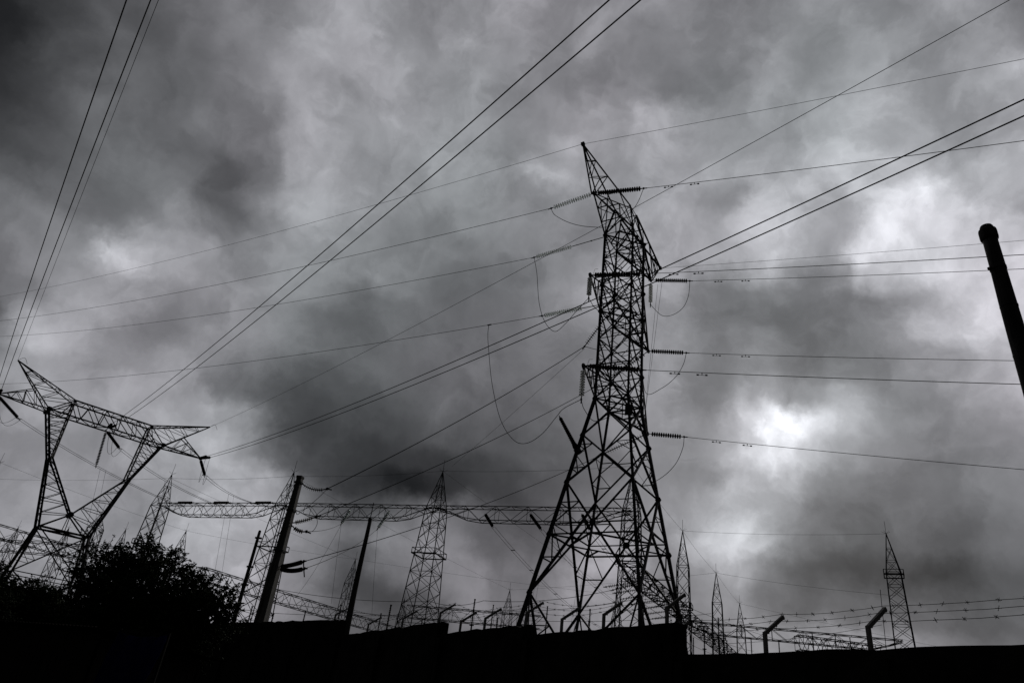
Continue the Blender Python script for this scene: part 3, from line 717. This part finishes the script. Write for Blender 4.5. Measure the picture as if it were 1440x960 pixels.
# strings going down to the substation, with their leads
GX = {'hang': {-1: ((2, 562), (26, 588)), 0: ((151, 610), (168, 630)), 1: ((279, 650), (288, 668))}}
T = [aty(240, 672, 82.8), aty(412, 669, 75.4), aty(623, 662, 68.7), aty(890, 655, 61.3)]
Bz = 20.0
bm = [V((t.x, t.y, Bz)) for t in T]
SEG = [lerp(bm[0], bm[1], t) for t in (.12, .45, .80)]
for i, sg in enumerate((-1, 0, 1)):
    base = YTIP[sg] if sg else yp(0, 28, -bw2+.9); base = base - up*.15
    tgt = SEG[i]; px = GX['hang'][sg][1]
    e = onball(base, 4.0, px[0], px[1], sg != 1)
    pos = {-1: 'left end', 0: 'centre', 1: 'right end'}[sg]
    string(base, e, 'thick dark string hanging gantry side at the Y pylon %s' % pos, r=.185, pitch=.17, group='insulator strings of the Y shaped pylon')
    mb = MB()
    o = thing('twin_lead', e, 'twin leads dropping from the %s of the Y pylon to the gantry beam' % pos, 'power line', 'twin leads from the Y pylon to the gantry')
    s_ = V((.9, .4, 0)).normalized()*.3
    ends = []
    for j in (-1, 1):
        pts = []; a = e+s_*j; b = tgt+s_*j+up*.3
        for q_ in range(21):
            t = q_/20; p = lerp(a, b, t); p.z -= .5*4*t*(1-t); pts.append(p)
        mb = MB(); mb.tube(pts, .022, 5); mb.build('conductor', M['wire'], o); ends.append(pts[11])
    mb = MB(); mb.bar(e-s_, e+s_, .06); mb.build('yoke_plate', M['steel'], o)
    # droppers
    for j, p in enumerate(ends):
        b = V((p.x-1.2+j*.5, p.y+9+i, 4)); sagcable(p, b, .25, .014, '%s of twin droppers hanging under the %s leads of the Y pylon' % (['left', 'right'][j], pos), 'droppers under the Y pylon leads', cat='cable', name='dropper_cable')
    # jumper loops below the bridge
    f1 = YEND[sg][0][0]; f2 = YEND[sg][1][0]
    for j, f_ in enumerate((f1, f2)):
        pts = []; a = f_; b = e+s_*(j*2-1)
        for q_ in range(17):
            t = q_/16; p = lerp(a, b, t); p.z -= (2.0+.2*j)*4*t*(1-t); pts.append(p)
        cable(pts, .02, '%s of two sagging jumpers below the %s of the Y pylon bridge' % (['left', 'right'][j], pos), 'jumper cable', 'jumpers of the Y shaped pylon', 'jumper_cable')
a = yp(0, 27.9, 0); string(a, onball(a, 4.8, 135, 655, False), 'long ribbed dark insulator hanging with a forked clamp under the Y pylon bridge', r=.17, pitch=.2, group='insulator strings of the Y shaped pylon', ring=True)

# ================================================================== substation gantry towers
def gtower(C, label, ax=(0, 0), w0=1.45, w1=.72, zb=20.0, zt=24.0, rot=-.35, group='pointed lattice gantry towers of the substation', detail=True, bw=.042, cw=.085, ph=1.5, platform=15.5):
    C = V((C.x, C.y, 0)); d = V((math.cos(rot), math.sin(rot), 0)); e = V((-d.y, d.x, 0))
    o = thing('gantry_tower', C, label, 'lattice tower', group)
    wz = lambda z: w0+(w1-w0)*z/zb
    cz = lambda z: corners(C, z, wz(z), d, e)
    n = int(round(zb/ph)); top = C+up*zt+V((ax[0], ax[1], 0))
    for k in range(4):
        mb = MB(); mb.bar(cz(0)[k], cz(zb)[k], cw); mb.bar(cz(zb)[k], top, cw*.8); mb.build('leg', M['farsteel'], o)
    mb = MB()
    for (i, j) in FACES:
        for q in range(n):
            z0 = zb*q/n; z1 = zb*(q+1)/n; a = cz(z0); b = cz(z1)
            mb.bar(a[i], b[j], bw); mb.bar(a[j], b[i], bw)
            if q % 3 == 0: mb.bar(a[i], a[j], bw)
        b = cz(zb); mb.bar(b[i], b[j], bw*1.3)
        for t0, t1 in ((0, .3), (.3, .62)):
            mb.bar(lerp(b[i], top, t0), lerp(b[j], top, t1), bw*.8); mb.bar(lerp(b[j], top, t0), lerp(b[i], top, t1), bw*.8); mb.bar(lerp(b[i], top, t1), lerp(b[j], top, t1), bw*.8)
    mb.build('bracing', M['farsteel'], o)
    if platform:
        mb = MB(); c = corners(C, platform, wz(platform)+.22, d, e)
        for (i, j) in FACES: mb.bar(c[i], c[j], .10); mb.bar(c[i]+up*.5, c[j]+up*.5, .05); mb.bar(c[i], c[i]+up*.5, .06)
        mb.build('collar', M['farsteel'], o)
    mb = MB(); mb.tube([top-up*.1, top+up*1.3], .02, 4)
    for q in range(5):
        t = q*1.26; mb.tube([top, top+V((math.cos(t)*.45, math.sin(t)*.45, .25))], .012, 4)
    mb.build('lightning_spike', M['farsteel'], o)
    return o
gtower(T[0], 'pointed lattice tower at left end of long gantry, above the bush', rot=-.39)
gtower(T[1], 'pointed lattice tower half hidden behind the square concrete pole', w0=1.7, rot=-.39)
gtower(T[2], 'pointed lattice tower standing alone near the photo centre', w0=1.9, w1=.8, rot=-.39)
gtower(T[3], 'lattice tower standing inside the outline of the big pylon', w0=1.3, rot=-.39)
def gbeam(a, b, label, n=12, depth=1.35, width=1.1, taper=.2, bw=.04, cw=.068, group='lattice beams between gantry towers'):
    o = thing('gantry_beam', a, label, 'lattice beam', group); truss('truss', a, b, width, depth, o, M['farsteel'], n, bw, cw, taper=taper); return o
bl = ['left bay of the long lattice gantry beam', 'middle bay of the long lattice gantry beam right of the concrete pole', 'right bay of the long gantry beam running behind the big pylon']
for i in range(3):
    o = gbeam(bm[i]+up*.3, bm[i+1]+up*.3, bl[i])
# strings lying on the left bay (dark) and hanging in the others
gd = (bm[1]-bm[0]).normalized()
for i, t in enumerate((.20, .50, .83)):
    p = lerp(bm[0], bm[1], t)+up*.5; string(p-gd*1.3, p+gd*1.3, 'dark insulator string lying along the %s of the left gantry bay' % ['left part', 'middle', 'right part'][i], r=.16, group='gantry insulator strings')
AL = [((493, 716), (480, 736)), ((548, 718), (531, 743))]
alend = []
for i, (p, q) in enumerate(AL):
    a = onplane(p[0], p[1], bm[1], (bm[2]-bm[1]).normalized()); b = onball(a, 2.9, q[0], q[1], False); alend.append(b)
    string(a, b, 'pale disc string under the middle gantry bay, %s one' % ['left', 'right'][i], 'glass', group='gantry insulator strings', rod=.1)
    c = aty([466, 523][i], [848, 862][i], b.y+6); sagcable(b, c, .2, .013, 'long thin dropper below the %s pale string of the middle gantry bay' % ['left', 'right'][i], 'thin droppers of the gantry', cat='cable', name='dropper_cable')
c = aty(415, 840, alend[0].y+4); sagcable(alend[0]-up*.1, c, .6, .013, 'dropper slanting left from the left pale gantry string', 'thin droppers of the gantry', cat='cable', name='dropper_cable')
BR = [((682, 722), (693, 740), (860, 890)), ((745, 722), (761, 744), (905, 868)), ((818, 722), (830, 745), (940, 850))]
for i, (p, q, w) in enumerate(BR):
    a = onplane(p[0], p[1], bm[2], (bm[3]-bm[2]).normalized()); b = onball(a, 2.9, q[0], q[1], True)
    nm_ = ['left', 'middle', 'right'][i]
    string(a, b, '%s dark string slanting down under the right gantry bay' % nm_, r=.16, group='gantry insulator strings', rod=.1)
    o = thing('twin_lead', b, '%s twin lead slanting down right from the right gantry bay' % nm_, 'power line', 'twin leads below the right gantry bay'); s_ = gd*.2
    e2 = aty(w[0], w[1], b.y+40)
    for j in (-1, 1):
        pts = [lerp(b, e2, q_/16)+s_*j-up*(1.2*4*(q_/16)*(1-q_/16)) for q_ in range(17)]; mb = MB(); mb.tube(pts, .018, 5); mb.build('conductor', M['wire'], o)
    for q_ in (2, 4, 7, 10, 13): p0 = lerp(b, e2, q_/16)-up*(1.2*4*(q_/16)*(1-q_/16)); mb = MB(); mb.bar(p0-s_*1.2, p0+s_*1.2, .07); mb.build('spacer', M['wire'], o)
    d0 = lerp(b, e2, .3)-up*1.0
    for j in (-1, 1): sagcable(d0+s_*j, V((d0.x-1.0+j*.2, d0.y+2, 5.5)), .05, .012, '%s thin dropper hanging from the %s twin lead of the right bay' % (['left', '', 'right'][j+1], nm_), 'thin droppers of the gantry', cat='cable', name='dropper_cable')
# second line of towers going away to the right
gu = V((.92, -.38, 0)); 
TT = [((960, 746), 'slim pointed tower right of the big pylon, tallest of three in a row', .95, .62), ((1007, 805), 'slim pointed tower, middle of three shrinking to the right', .95, .62), ((1040, 848), 'smallest slim pointed tower of three in a row', .95, .62)]
TR = []
for p, lab, w0, w1 in TT: q = atz(p[0], p[1], 24); TR.append(q); gtower(q, lab, w0=w0, w1=w1, rot=-.39, ph=1.6)
T6 = atz(1246, 750, 24); gtower(T6+V((.15, 0, 0)), 'pointed lattice tower standing at far right above the low wall', ax=(-.15, 0), w0=1.22, w1=.66, rot=-.52, ph=1.25, platform=19.7)
sagcable(V((T6.x-1.5, T6.y, 18.2)), V((T6.x-2.1, T6.y, 5)), 0, .03, 'thin vertical cable just left of the right pointed tower', cat='cable', name='down_lead')
FARL = [((262, 746), 'small pointed tower top peeping above the bush'), ((177, 744), 'tiny pointed tower top left of the bush crown'), ((500, 786), 'narrow lattice tower just left of the thin wooden pole'), ((569, 841), 'tiny lattice tower top left of central gantry tower foot'), ((717, 829), 'small lattice tower left of the big pylon foot'), ((868, 836), 'small lattice tower inside the pylon legs near the wall'),
        ((97, 742), 'tiny tower top seen through the Y pylon legs'), ((26, 741), 'thin tower top at the far left behind the beam'), ((143, 722), 'lattice tower close behind the right leg of the Y pylon'), ((0, 650), 'tower top cut by the left photo edge')]
FT = []
for i, (p, lab) in enumerate(FARL):
    q = atz(p[0], p[1], 24 if i != 8 else 21); FT.append(q); gtower(q, lab, w0=1.2, w1=.7, rot=-.39, ph=2.0, platform=0, zb=20 if i != 8 else 19, zt=24 if i != 8 else 21)
# earth wires between the tower tops
EW = [(T[0], T[1], 'from above the bush to the concrete pole'), (T[1], T[2], 'from the concrete pole to the central tower'), (T[2], T[3], 'from the central tower to the big pylon'), (T[3], TR[0], 'from inside the pylon to the first slim tower'),
      (TR[0], T6, 'between the tall slim tower and the right pointed tower'), (TR[0], TR[1], 'between the first and second slim towers'), (TR[1], TR[2], 'between the second and smallest slim towers'),
      (TR[1], T6+up*-6.2, 'from the middle slim tower to the right tower side'), (FT[4], TR[1], 'low behind the pylon legs'), (FT[2], FT[5], 'low behind the thin wooden pole'), (T[2], FT[5], 'slanting right behind the central tower'), (T[0], FT[2], 'slanting right behind the concrete pole'), (T[1], FT[4], 'slanting right between concrete pole and central tower'),
      (FT[0], FT[2], 'low from the bush to the thin wooden pole'), (FT[9], FT[0], 'across the left background'), (TR[2], T6+V((30, 20, -8)), 'faint behind the right pointed tower'), (V((T[0].x-30, T[0].y+14, 24)), T[0], 'at far left behind the Y pylon')]
for a, b, lab in EW: sagcable(a, b, .25, .013, 'thin straight earth wire '+lab, 'earth wires between tower tops', cat='earth wire', name='earth_wire', n=16)
# lower beams receding into the yard
BE = [((-60, 720), (112, 771), 14, 'lattice beam crossing behind the Y pylon legs at far left', 8), ((-30, 757), (262, 776), 14, 'far level lattice beam left of the bush', 14),
      ((285, 797), (556, 882), 12, 'long lattice beam receding past the concrete pole', 22),
      ((575, 851), (762, 866), 12, 'low lattice beam behind the left pylon feet', 12),
      ((1120, 893), (1236, 908), 12, 'lattice beam leading to the right pointed tower', 12)]
for a, b, z, lab, n in BE: gbeam(atz(a[0], a[1], z), atz(b[0], b[1], z), lab, n=n, depth=1.2, width=1.0, taper=0, bw=.036, cw=.06)
t5 = V((TR[0].x, TR[0].y, 14.2)); t6 = V((T6.x, T6.y, 13.6)); gbeam(t5, t6, 'lattice beam between tall slim tower and right pointed tower', n=14, depth=1.1, width=.9, taper=.12)
vdir = V((.45, .89, 0)).normalized()
t4 = V((T[3].x, T[3].y, 15.6)); gbeam(t4, V((TR[0].x, TR[0].y, 15.6)), 'lattice beam running away from pylon foot to first slim tower', n=14, depth=1.3, width=1.2, taper=0, bw=.055, cw=.09)
gbeam(V((TR[0].x, TR[0].y, 15.4)), V((TR[1].x, TR[1].y, 15.4)), 'lattice beam between first and second slim towers', n=12, depth=1.3, width=1.1, taper=0, bw=.05)
gbeam(V((TR[1].x, TR[1].y, 15.4)), V((TR[2].x, TR[2].y, 15.4)), 'lattice beam between second and smallest slim towers', n=12, depth=1.3, width=1.1, taper=0, bw=.05)
# yard equipment: bus supports and switch posts
def bus_post(p, h, label):
    p = V((p.x, p.y, 0)); o = thing('bus_support', p, label, 'insulator post', 'bus support posts in the yard')
    mb = MB(); mb.bar(p, p+up*(h-2.2), .14); mb.bar(p+up*(h-2.2)-gu*.2, p+up*(h-2.2)+gu*.2, .1); mb.build('stand', M['farsteel'], o)
    mb = MB(); pr = [(0, .1)]
    for i in range(14): pr += [(.05+i*.14, .05), (.10+i*.14, .10), (.14+i*.14, .05)]
    pr += [(2.1, .07), (2.2, .07)]; mb.lathe(p+up*(h-2.2), up, pr, 8); mb.build('insulator_column', M['porcelain'], o)
    mb = MB(); mb.bar(p+up*h-gu*.09, p+up*h+gu*.09, .05); mb.build('terminal', M['farsteel'], o)
BUS = [(385, 862, 70), (430, 858, 78), (480, 850, 74), (536, 862, 80), (550, 850, 60), (594, 870, 84), (668, 842, 66), (694, 850, 90), (700, 868, 70), (770, 852, 80), (830, 856, 74), (828, 872, 90), (905, 850, 82), (975, 896, 88), (990, 880, 76), (1022, 900, 88), (1056, 896, 96), (1095, 900, 84), (1142, 890, 90), (1195, 896, 95), (355, 852, 66), (1010, 868, 84)]
BP_ = []
for i, (x, y, D) in enumerate(BUS):
    p = aty(x, y, D); BP_.append(p); bus_post(p, p.z, 'ribbed insulator post in the yard, %s' % ['left of the concrete pole foot, right one','right of the concrete pole foot','between concrete and wooden poles','right of the thin wooden pole','near the tiny tower','by the central tower foot','tall one right of central tower','behind the low beam right of centre','short one right of central tower','inside left pylon feet','inside pylon middle, taller','inside pylon middle, shorter','by the right pylon foot','left of the middle slim tower foot','between the first two slim towers','right of the middle slim tower','right of the smallest slim tower','under the right barbed wire, left one','under the beam to the right tower','left of the right pointed tower','left of the concrete pole foot, left one','just right of the middle slim tower top'][i])
LW = [((385, 827), (605, 845), 70, 72, 'thin bus wire from concrete pole to central tower foot'), ((605, 845), (680, 844), 72, 66, 'thin bus wire right of the central tower'), ((680, 844), (862, 829), 66, 60, 'thin bus wire rising to a dark string inside the pylon'),
      ((360, 860), (650, 860), 85, 85, 'faint bus wire behind the far wall'), ((380, 845), (700, 872), 60, 90, 'bus wire slanting low behind both poles'), ((700, 858), (905, 840), 75, 66, 'second bus wire inside the pylon legs'), ((740, 872), (1000, 862), 78, 88, 'bus wire low through the pylon feet'),
      ((1000, 905), (1240, 878), 90, 80, 'faint bus wire left of the right tower'), ((900, 845), (1035, 925), 66, 130, 'conductor diving right beside the receding beam, upper'), ((905, 868), (1020, 925), 66, 130, 'conductor diving right beside the receding beam, lower'), ((950, 872), (1060, 915), 70, 130, 'conductor spreading right below the slim towers'), ((960, 850), (1120, 905), 80, 130, 'faint conductor right of the slim towers')]
for a, b, D1, D2, lab in LW: sagcable(aty(*a, D1), aty(*b, D2), .4, .022, lab, 'bus wires in the yard', cat='bus wire', name='bus_wire', n=16)
a = aty(897, 820, 59); string(a, aty(862, 829, 60), 'dark string ending a bus wire inside the pylon legs', group='gantry insulator strings', rod=.1, r=.15)
# row of strings along the receding beam at the right
for i in range(7):
    p = lerp(t4, V((TR[0].x, TR[0].y, 15.6)), .08+.13*i)-up*1.3
    string(p, p-gu*2.6-up*.5, 'dark string hanging off the receding beam behind the pylon foot, number %s from the pylon' % ['one', 'two', 'three', 'four', 'five', 'six', 'seven'][i], r=.15, group='strings along the receding beam', rod=.1)

# ================================================================== poles
def square_pole():
    c = V((BP.x, BP.y, 0)); o = thing('concrete_pole', c, 'square concrete pole with one pale side, leaning right in front of a lattice tower', 'utility pole')
    d = V((math.sin(R(103)), math.cos(R(103)), 0)); e = V((-d.y, d.x, 0))
    mb = MB(); H = 12.0; n = 12; b = 0
    def sec(z):
        t = z/H; w = .66-.38*t; h = .62-.38*t; f = .05+.04*(1-t); g_ = h*.38; return [(-w/2, -h/2), (-w/2+f, -h/2), (-w/2+f+.02, -h/2+g_), (w/2-f-.02, -h/2+g_), (w/2-f, -h/2), (w/2, -h/2), (w/2, h/2), (-w/2, h/2)]
    for i in range(n):
        z0 = H*i/n; z1 = H*(i+1)/n; mb.ext(c+up*z0, c+up*z1, sec(z0), d, e, sec(z1))
    mb.build('shaft', M['concrete'], o)
    mb = MB(); mb.bar(c+up*(H-.02), c+up*(H+.10), .34, .30, hint=d); mb.build('cap', M['darkpole'], o)
    for z in (11.75, 10.25, 8.2):
        mb = MB(); q = corners(c, z, .165+.016*(12-z), d, e, .145+.016*(12-z))
        for (i, j) in FACES: mb.bar(q[i], q[j], .03, .09)
        mb.build('strap', M['farsteel'], o)
    return c, d
pc_, pd_ = square_pole()
pr = (cR*1.0); pr.z = 0; pr.normalize()
GS = 'strings on the square concrete pole'
def pole_at(y):  # right edge of the pole at picture row y
    z = aty(422 - (y-672)*.296+8, y, BP.y).z; return V((pc_.x, pc_.y, z)) + pr*(.17+.015*(12-z))
string(pole_at(680), att[0], 'dark sagging string at the top of the concrete pole', r=.11, pitch=.1, rod=.1, sag=.18, group=GS)
string(pole_at(735), att[1], 'dark string at the middle of the concrete pole, upper of two', r=.11, pitch=.1, rod=.1, sag=.05, group=GS)
a2 = atd(431, 747, (BP-CAM).length-1); string(pole_at(738), a2, 'dark sagging string at the middle of the concrete pole, lower of two', r=.11, pitch=.1, rod=.1, sag=.12, group=GS)
string(pole_at(796), att[2], 'dark string low on the concrete pole, upper of two', r=.11, pitch=.1, rod=.1, sag=.04, group=GS)
a3 = atd(428, 799, (BP-CAM).length-3); string(pole_at(799), a3, 'dark sagging string low on the concrete pole, lower of two', r=.11, pitch=.1, rod=.1, sag=.10, group=GS)
sagcable(a2, alend[0], .2, .016, 'wire from the left pale gantry string to the concrete pole middle', GP)
sagcable(a3, alend[1], .4, .016, 'wire from the right pale gantry string to the concrete pole bottom', GP)
jumper(att[1], [(446, 736), (440, 746)], a2, 'little jumper loop at the middle of the concrete pole', .014, 'jumpers of the concrete pole')
jumper(att[0], [(445, 702), (420, 722)], V((pc_.x, pc_.y, 10.2))+pr*.3, 'jumper slanting back under the top string of the concrete pole', .014, 'jumpers of the concrete pole')
jumper(att[2], [(427, 796)], atd(428, 811, (BP-CAM).length-3), 'short hanging tail at the lower strings of the concrete pole', .03, 'jumpers of the concrete pole')
def round_pole(p, H, r0_, r1_, label, m_='darkpole', collar=True):
    c = V((p.x, p.y, 0)); o = thing('utility_pole', c, label, 'utility pole'); mb = MB()
    pts = [c+up*(H*i/14)+V((.02*noise.noise(V((i*.4, H, 0))), .02*noise.noise(V((i*.4, H, 9))), 0)) for i in range(15)]
    mb.tube(pts, r0_, 20, r1_); ob = mb.build('shaft', M[m_], o, smooth=True)
    mb = MB()
    if collar: mb.lathe(c+up*(H-.16), up, [(0, r1_*1.02), (.02, r1_*1.2), (.05, r1_*1.25), (.17, r1_*1.25), (.20, r1_*1.2), (.21, r1_*.98), (.26, r1_*.92), (.285, r1_*.8), (.295, r1_*.4)], 32)
    else: mb.lathe(c+up*(H-.02), up, [(0, r1_*1.03), (.12, r1_*.95), (.16, r1_*.5)], 12)
    mb.build('cap', M[m_], o, smooth=True)
    return o
rp = atz(1389, 327, 9.5); o = round_pole(rp, 9.5, .175, .104, 'thick dark round pole with a capped top at the right edge')
mb = MB(); c = V((rp.x, rp.y, 9.5-.75)); mb.lathe(c, up, [(0, .111), (.005, .117), (.055, .117), (.06, .111)], 24); mb.bar(c+up*.03-cR*.11, c+up*.03-cR*.16, .03, .04); mb.build('band', M['darkpole'], o)
for z_ in (8.05, 7.2):
    mb = MB(); c = V((rp.x, rp.y, z_)); rr_ = .104+(.071)*(9.5-z_)/9.5; mb.lathe(c, up, [(0, rr_+.002), (.004, rr_+.007), (.03, rr_+.007), (.034, rr_+.002)], 24); mb.build('strap', M['farsteel'], o)
mb = MB(); c = V((rp.x, rp.y, 7.2)); q_ = c+cR*.125; mb.tube([c+cR*.12+up*2.0, c+cR*.132+up*1.0, q_+V((.02, 0, 0)), c+cR*.17-up*3.5, c+cR*.2-up*7.0], .012, 6); mb.build('earth_lead', M['wire'], o)
mp_ = atz(520, 732, 9.3); o = round_pole(mp_, 9.3, .20, .085, 'thin dark wooden pole standing between concrete pole and central tower', collar=False)
mb = MB(); c = V((mp_.x, mp_.y, 9.25)); mb.tube([c, c+up*.9], .02, 5); mb.build('spike', M['wire'], o)
tp_ = atz(365, 748, 12); o = round_pole(tp_, 12, .19, .10, 'slender dark wooden pole left of the concrete pole', collar=False)
mb = MB()
for z in (11.6, 8.4, 9.6): c = V((tp_.x, tp_.y, z)); mb.bar(c-pr*.2, c+pr*.28, .09, .12)
mb.build('bracket', M['wire'], o)

# ================================================================== trees, shack and clutter at the left
def foliage(clumps, dens, leaf, seed, tw_=1.0):
    rnd = random.Random(seed); mb = MB()
    for (c, rx, rz) in clumps:
        n = int(dens*rx*rx*max(rz, .6)); tw = max(6, n//8)
        for k in range(tw):
            th = rnd.random()*6.283; cz = rnd.uniform(-1, 1); rr = rnd.random()**.5*1.0; sx = math.sqrt(1-cz*cz)
            jit = .66+.75*(noise.noise(V((math.cos(th)*2*sx+c.x, math.sin(th)*2*sx+c.y, cz*2+c.z)))+.3)
            p = c + V((math.cos(th)*sx*rx, math.sin(th)*sx*rx, cz*rz))*(rr*jit)
            outd = (p-c).normalized() if (p-c).length > .01 else up
            dr = (outd + V((rnd.uniform(-.7, .7), rnd.uniform(-.7, .7), rnd.uniform(-.3, .8)))).normalized(); L = rnd.uniform(.25, .55)*tw_
            tip = p+dr*L; mb.bar(p, tip, .012)
            for q in range(rnd.randint(14, 24)):
                t = rnd.random(); b = lerp(p, tip, t); l = leaf*rnd.uniform(.6, 1.4)
                d1 = (dr*.4 + V((rnd.uniform(-1, 1), rnd.uniform(-1, 1), rnd.uniform(-.9, .5)))).normalized(); d2 = d1.cross(V((rnd.uniform(-1, 1), rnd.uniform(-1, 1), rnd.uniform(-1, 1)))).normalized()
                mb.quad(b, b+d1*l*.5+d2*l*.24, b+d1*l, b+d1*l*.5-d2*l*.24)
    return mb
def tree(label, clumps, base, leaf=.092, dens=2600, tw_=1.0, seed=1, group=None, nm='bushy_tree'):
    o = thing(nm, base, label, 'tree' if 'tree' in nm else 'bush', group)
    mb = MB(); top = sum(((c) for c, _, _ in clumps), V((0, 0, 0)))/len(clumps)
    fork = lerp(V(base), top, .45); mb.tube([V(base)-up*.3, lerp(V(base), fork, .5)+V((.08, 0, 0)), fork], .17, 8, .11)
    for c, rx, rz in clumps: mb.tube([fork, lerp(fork, c, .5)+V((0, 0, .15)), c, c+up*rz*.5], .07, 6, .015)
    mb.build('trunk', M['bark'], o)
    foliage(clumps, dens, leaf, seed, tw_).build('crown', M['leaf'], o)
    return o
def cl_(x, y, D, rx, rz=None): return (aty(x, y, D), rx, rz or rx*.85)
big = [cl_(203, 792, 24, .8, .85), cl_(178, 806, 24, .8), cl_(137, 796, 24.5, .75, .8), cl_(158, 812, 24, .8), cl_(238, 812, 24, .85), cl_(268, 834, 24, .85), cl_(300, 852, 24, .7), cl_(314, 842, 24, .4), cl_(322, 866, 24, .45), cl_(180, 845, 23.5, 1.2), cl_(230, 855, 23.5, 1.2), cl_(145, 850, 24, 1.1), cl_(280, 872, 24, 1.0), cl_(125, 826, 25, .6), cl_(200, 885, 24, 1.5), cl_(150, 892, 24, 1.2), cl_(255, 892, 24, 1.2)]
bb = aty(205, 900, 24); tree('large dark leafy bushy tree in front of the far wall', big, (bb.x, bb.y, 0), seed=3)
l1 = [cl_(45, 846, 34, 1.15), cl_(68, 854, 34, .9), cl_(28, 852, 34, 1.1), cl_(90, 872, 33, .9), cl_(62, 872, 34, 1.3), cl_(20, 874, 34, 1.4), cl_(110, 880, 33, 1.1), cl_(-10, 880, 34, 1.3)]
b1_ = aty(60, 880, 34); tree('rounded dark bush left of the large bushy tree', l1, (b1_.x, b1_.y, gh(b1_.x, b1_.y)), seed=5, leaf=.09, dens=5000, tw_=.45, nm='bush')
l2 = [cl_(-12, 815, 30, .7), cl_(-28, 822, 30, 1.0), cl_(-38, 846, 30, 1.3), cl_(-18, 856, 30, 1.0)]
b2_ = aty(-20, 880, 30); tree('dark bush cut by the left photo edge', l2, (b2_.x, b2_.y, gh(b2_.x, b2_.y)), seed=8, leaf=.09, dens=5000, tw_=.45, nm='bush')
# low shack with a tin roof
sa = aty(-60, 866, 22); sb = aty(150, 876, 18); 
hd = V((sb.x-sa.x, sb.y-sa.y, 0)); HL = hd.length; hd.normalize(); hn = V((hd.y, -hd.x, 0))
if hn.dot(V((0, -1, 0))) < 0: hn = -hn
sh = thing('shack', V((sa.x, sa.y, 0)), 'low dark shack with a rusty tin roof under the bushes at lower left', 'shack')
zr = (sa.z+sb.z)/2; A0 = V((sa.x, sa.y, 0))
mb = MB()
nb = int(HL/.2)
for side, off_ in ((0, 0), (1, -3.0)):
    for i in range(nb):
        p = A0+hd*(.1+i*.2)+hn*off_; mb.bar(p-up*.2, p+up*(zr-.18-.25*side), .185, .03+.01*(i % 2), hint=hn)
for e_ in (.05, HL-.05):
    for i in range(14): p = A0+hd*e_-hn*(.15+i*.2); mb.bar(p-up*.2, p+up*(zr-.28), .185, .03, hint=hd)
mb.build('board_wall', M['plank'], sh)
mb = MB(); nc = int(HL/.075)+8
rows = []
for i in range(nc+1):
    x = -.3+i*(HL+.6)/nc; zz_ = .018*(1 if i % 2 else -1); rows.append((A0+hd*x+hn*.35+up*(zr-.1+zz_), A0+hd*x-hn*3.3+up*(zr+.0-.35+zz_)))
for (a, b), (c, d) in zip(rows, rows[1:]): mb.quad(a, b, d, c)
ro = mb.build('tin_roof', M['tin'], sh); md = ro.modifiers.new('solid', 'SOLIDIFY'); md.thickness = .004
# tarpaulin slung over a frame, right of the shack
ta = aty(170, 882, 15); tb = aty(238, 888, 15)
mb = MB(); nu, nv = 24, 14; b0 = 0
for j in range(nv+1):
    for i in range(nu+1):
        u_ = i/nu; v_ = j/nv; p = lerp(ta, tb, u_); z = p.z*(1-v_)*.93 + .12; z -= .08*math.sin(math.pi*u_)*(1-v_)
        p = V((p.x, p.y-.9*v_ + .10*noise.noise(V((u_*5, v_*4, 0))), z + .05*noise.noise(V((u_*4, v_*5, 7))))); mb.v.append(tuple(p))
for j in range(nv):
    for i in range(nu): a_ = j*(nu+1)+i; mb.f.append((a_, a_+1, a_+nu+2, a_+nu+1))
tr_ = thing('tarpaulin', V((ta.x, ta.y, 0)), 'dark blue tarpaulin draped over a low frame below the bushy tree', 'tarpaulin')
o = mb.build('sheet', M['tarp'], tr_, smooth=True); md = o.modifiers.new('solid', 'SOLIDIFY'); md.thickness = .006
mb = MB()
for p in (ta, tb): mb.bar(V((p.x, p.y+.03, -.1)), V((p.x, p.y+.03, p.z-.01)), .05)
mb.bar(V((ta.x, ta.y+.03, ta.z-.06)), V((tb.x, tb.y+.03, tb.z-.06)), .05); mb.build('pole_frame', M['wall'], tr_)
# a scrap of pale plastic on the ground
bp_ = atz(168, 936, .08); rnd = random.Random(4)
mb = MB(); nu, nv = 10, 6
for j in range(nv+1):
    for i in range(nu+1):
        mb.v.append((bp_.x+(i/nu-.5)*1.1, bp_.y+(j/nv-.5)*1.0, gh(bp_.x, bp_.y)+.05+.28*abs(noise.noise(V((i*.5, j*.6, 2))))))
for j in range(nv):
    for i in range(nu): a_ = j*(nu+1)+i; mb.f.append((a_, a_+1, a_+nu+2, a_+nu+1))
o = mb.build('plastic_sack', M['bag'], None, origin=bp_); tag(o, 'crumpled pale plastic sack on the dark ground at lower left', 'sack')
md = o.modifiers.new('solid', 'SOLIDIFY'); md.thickness = .01
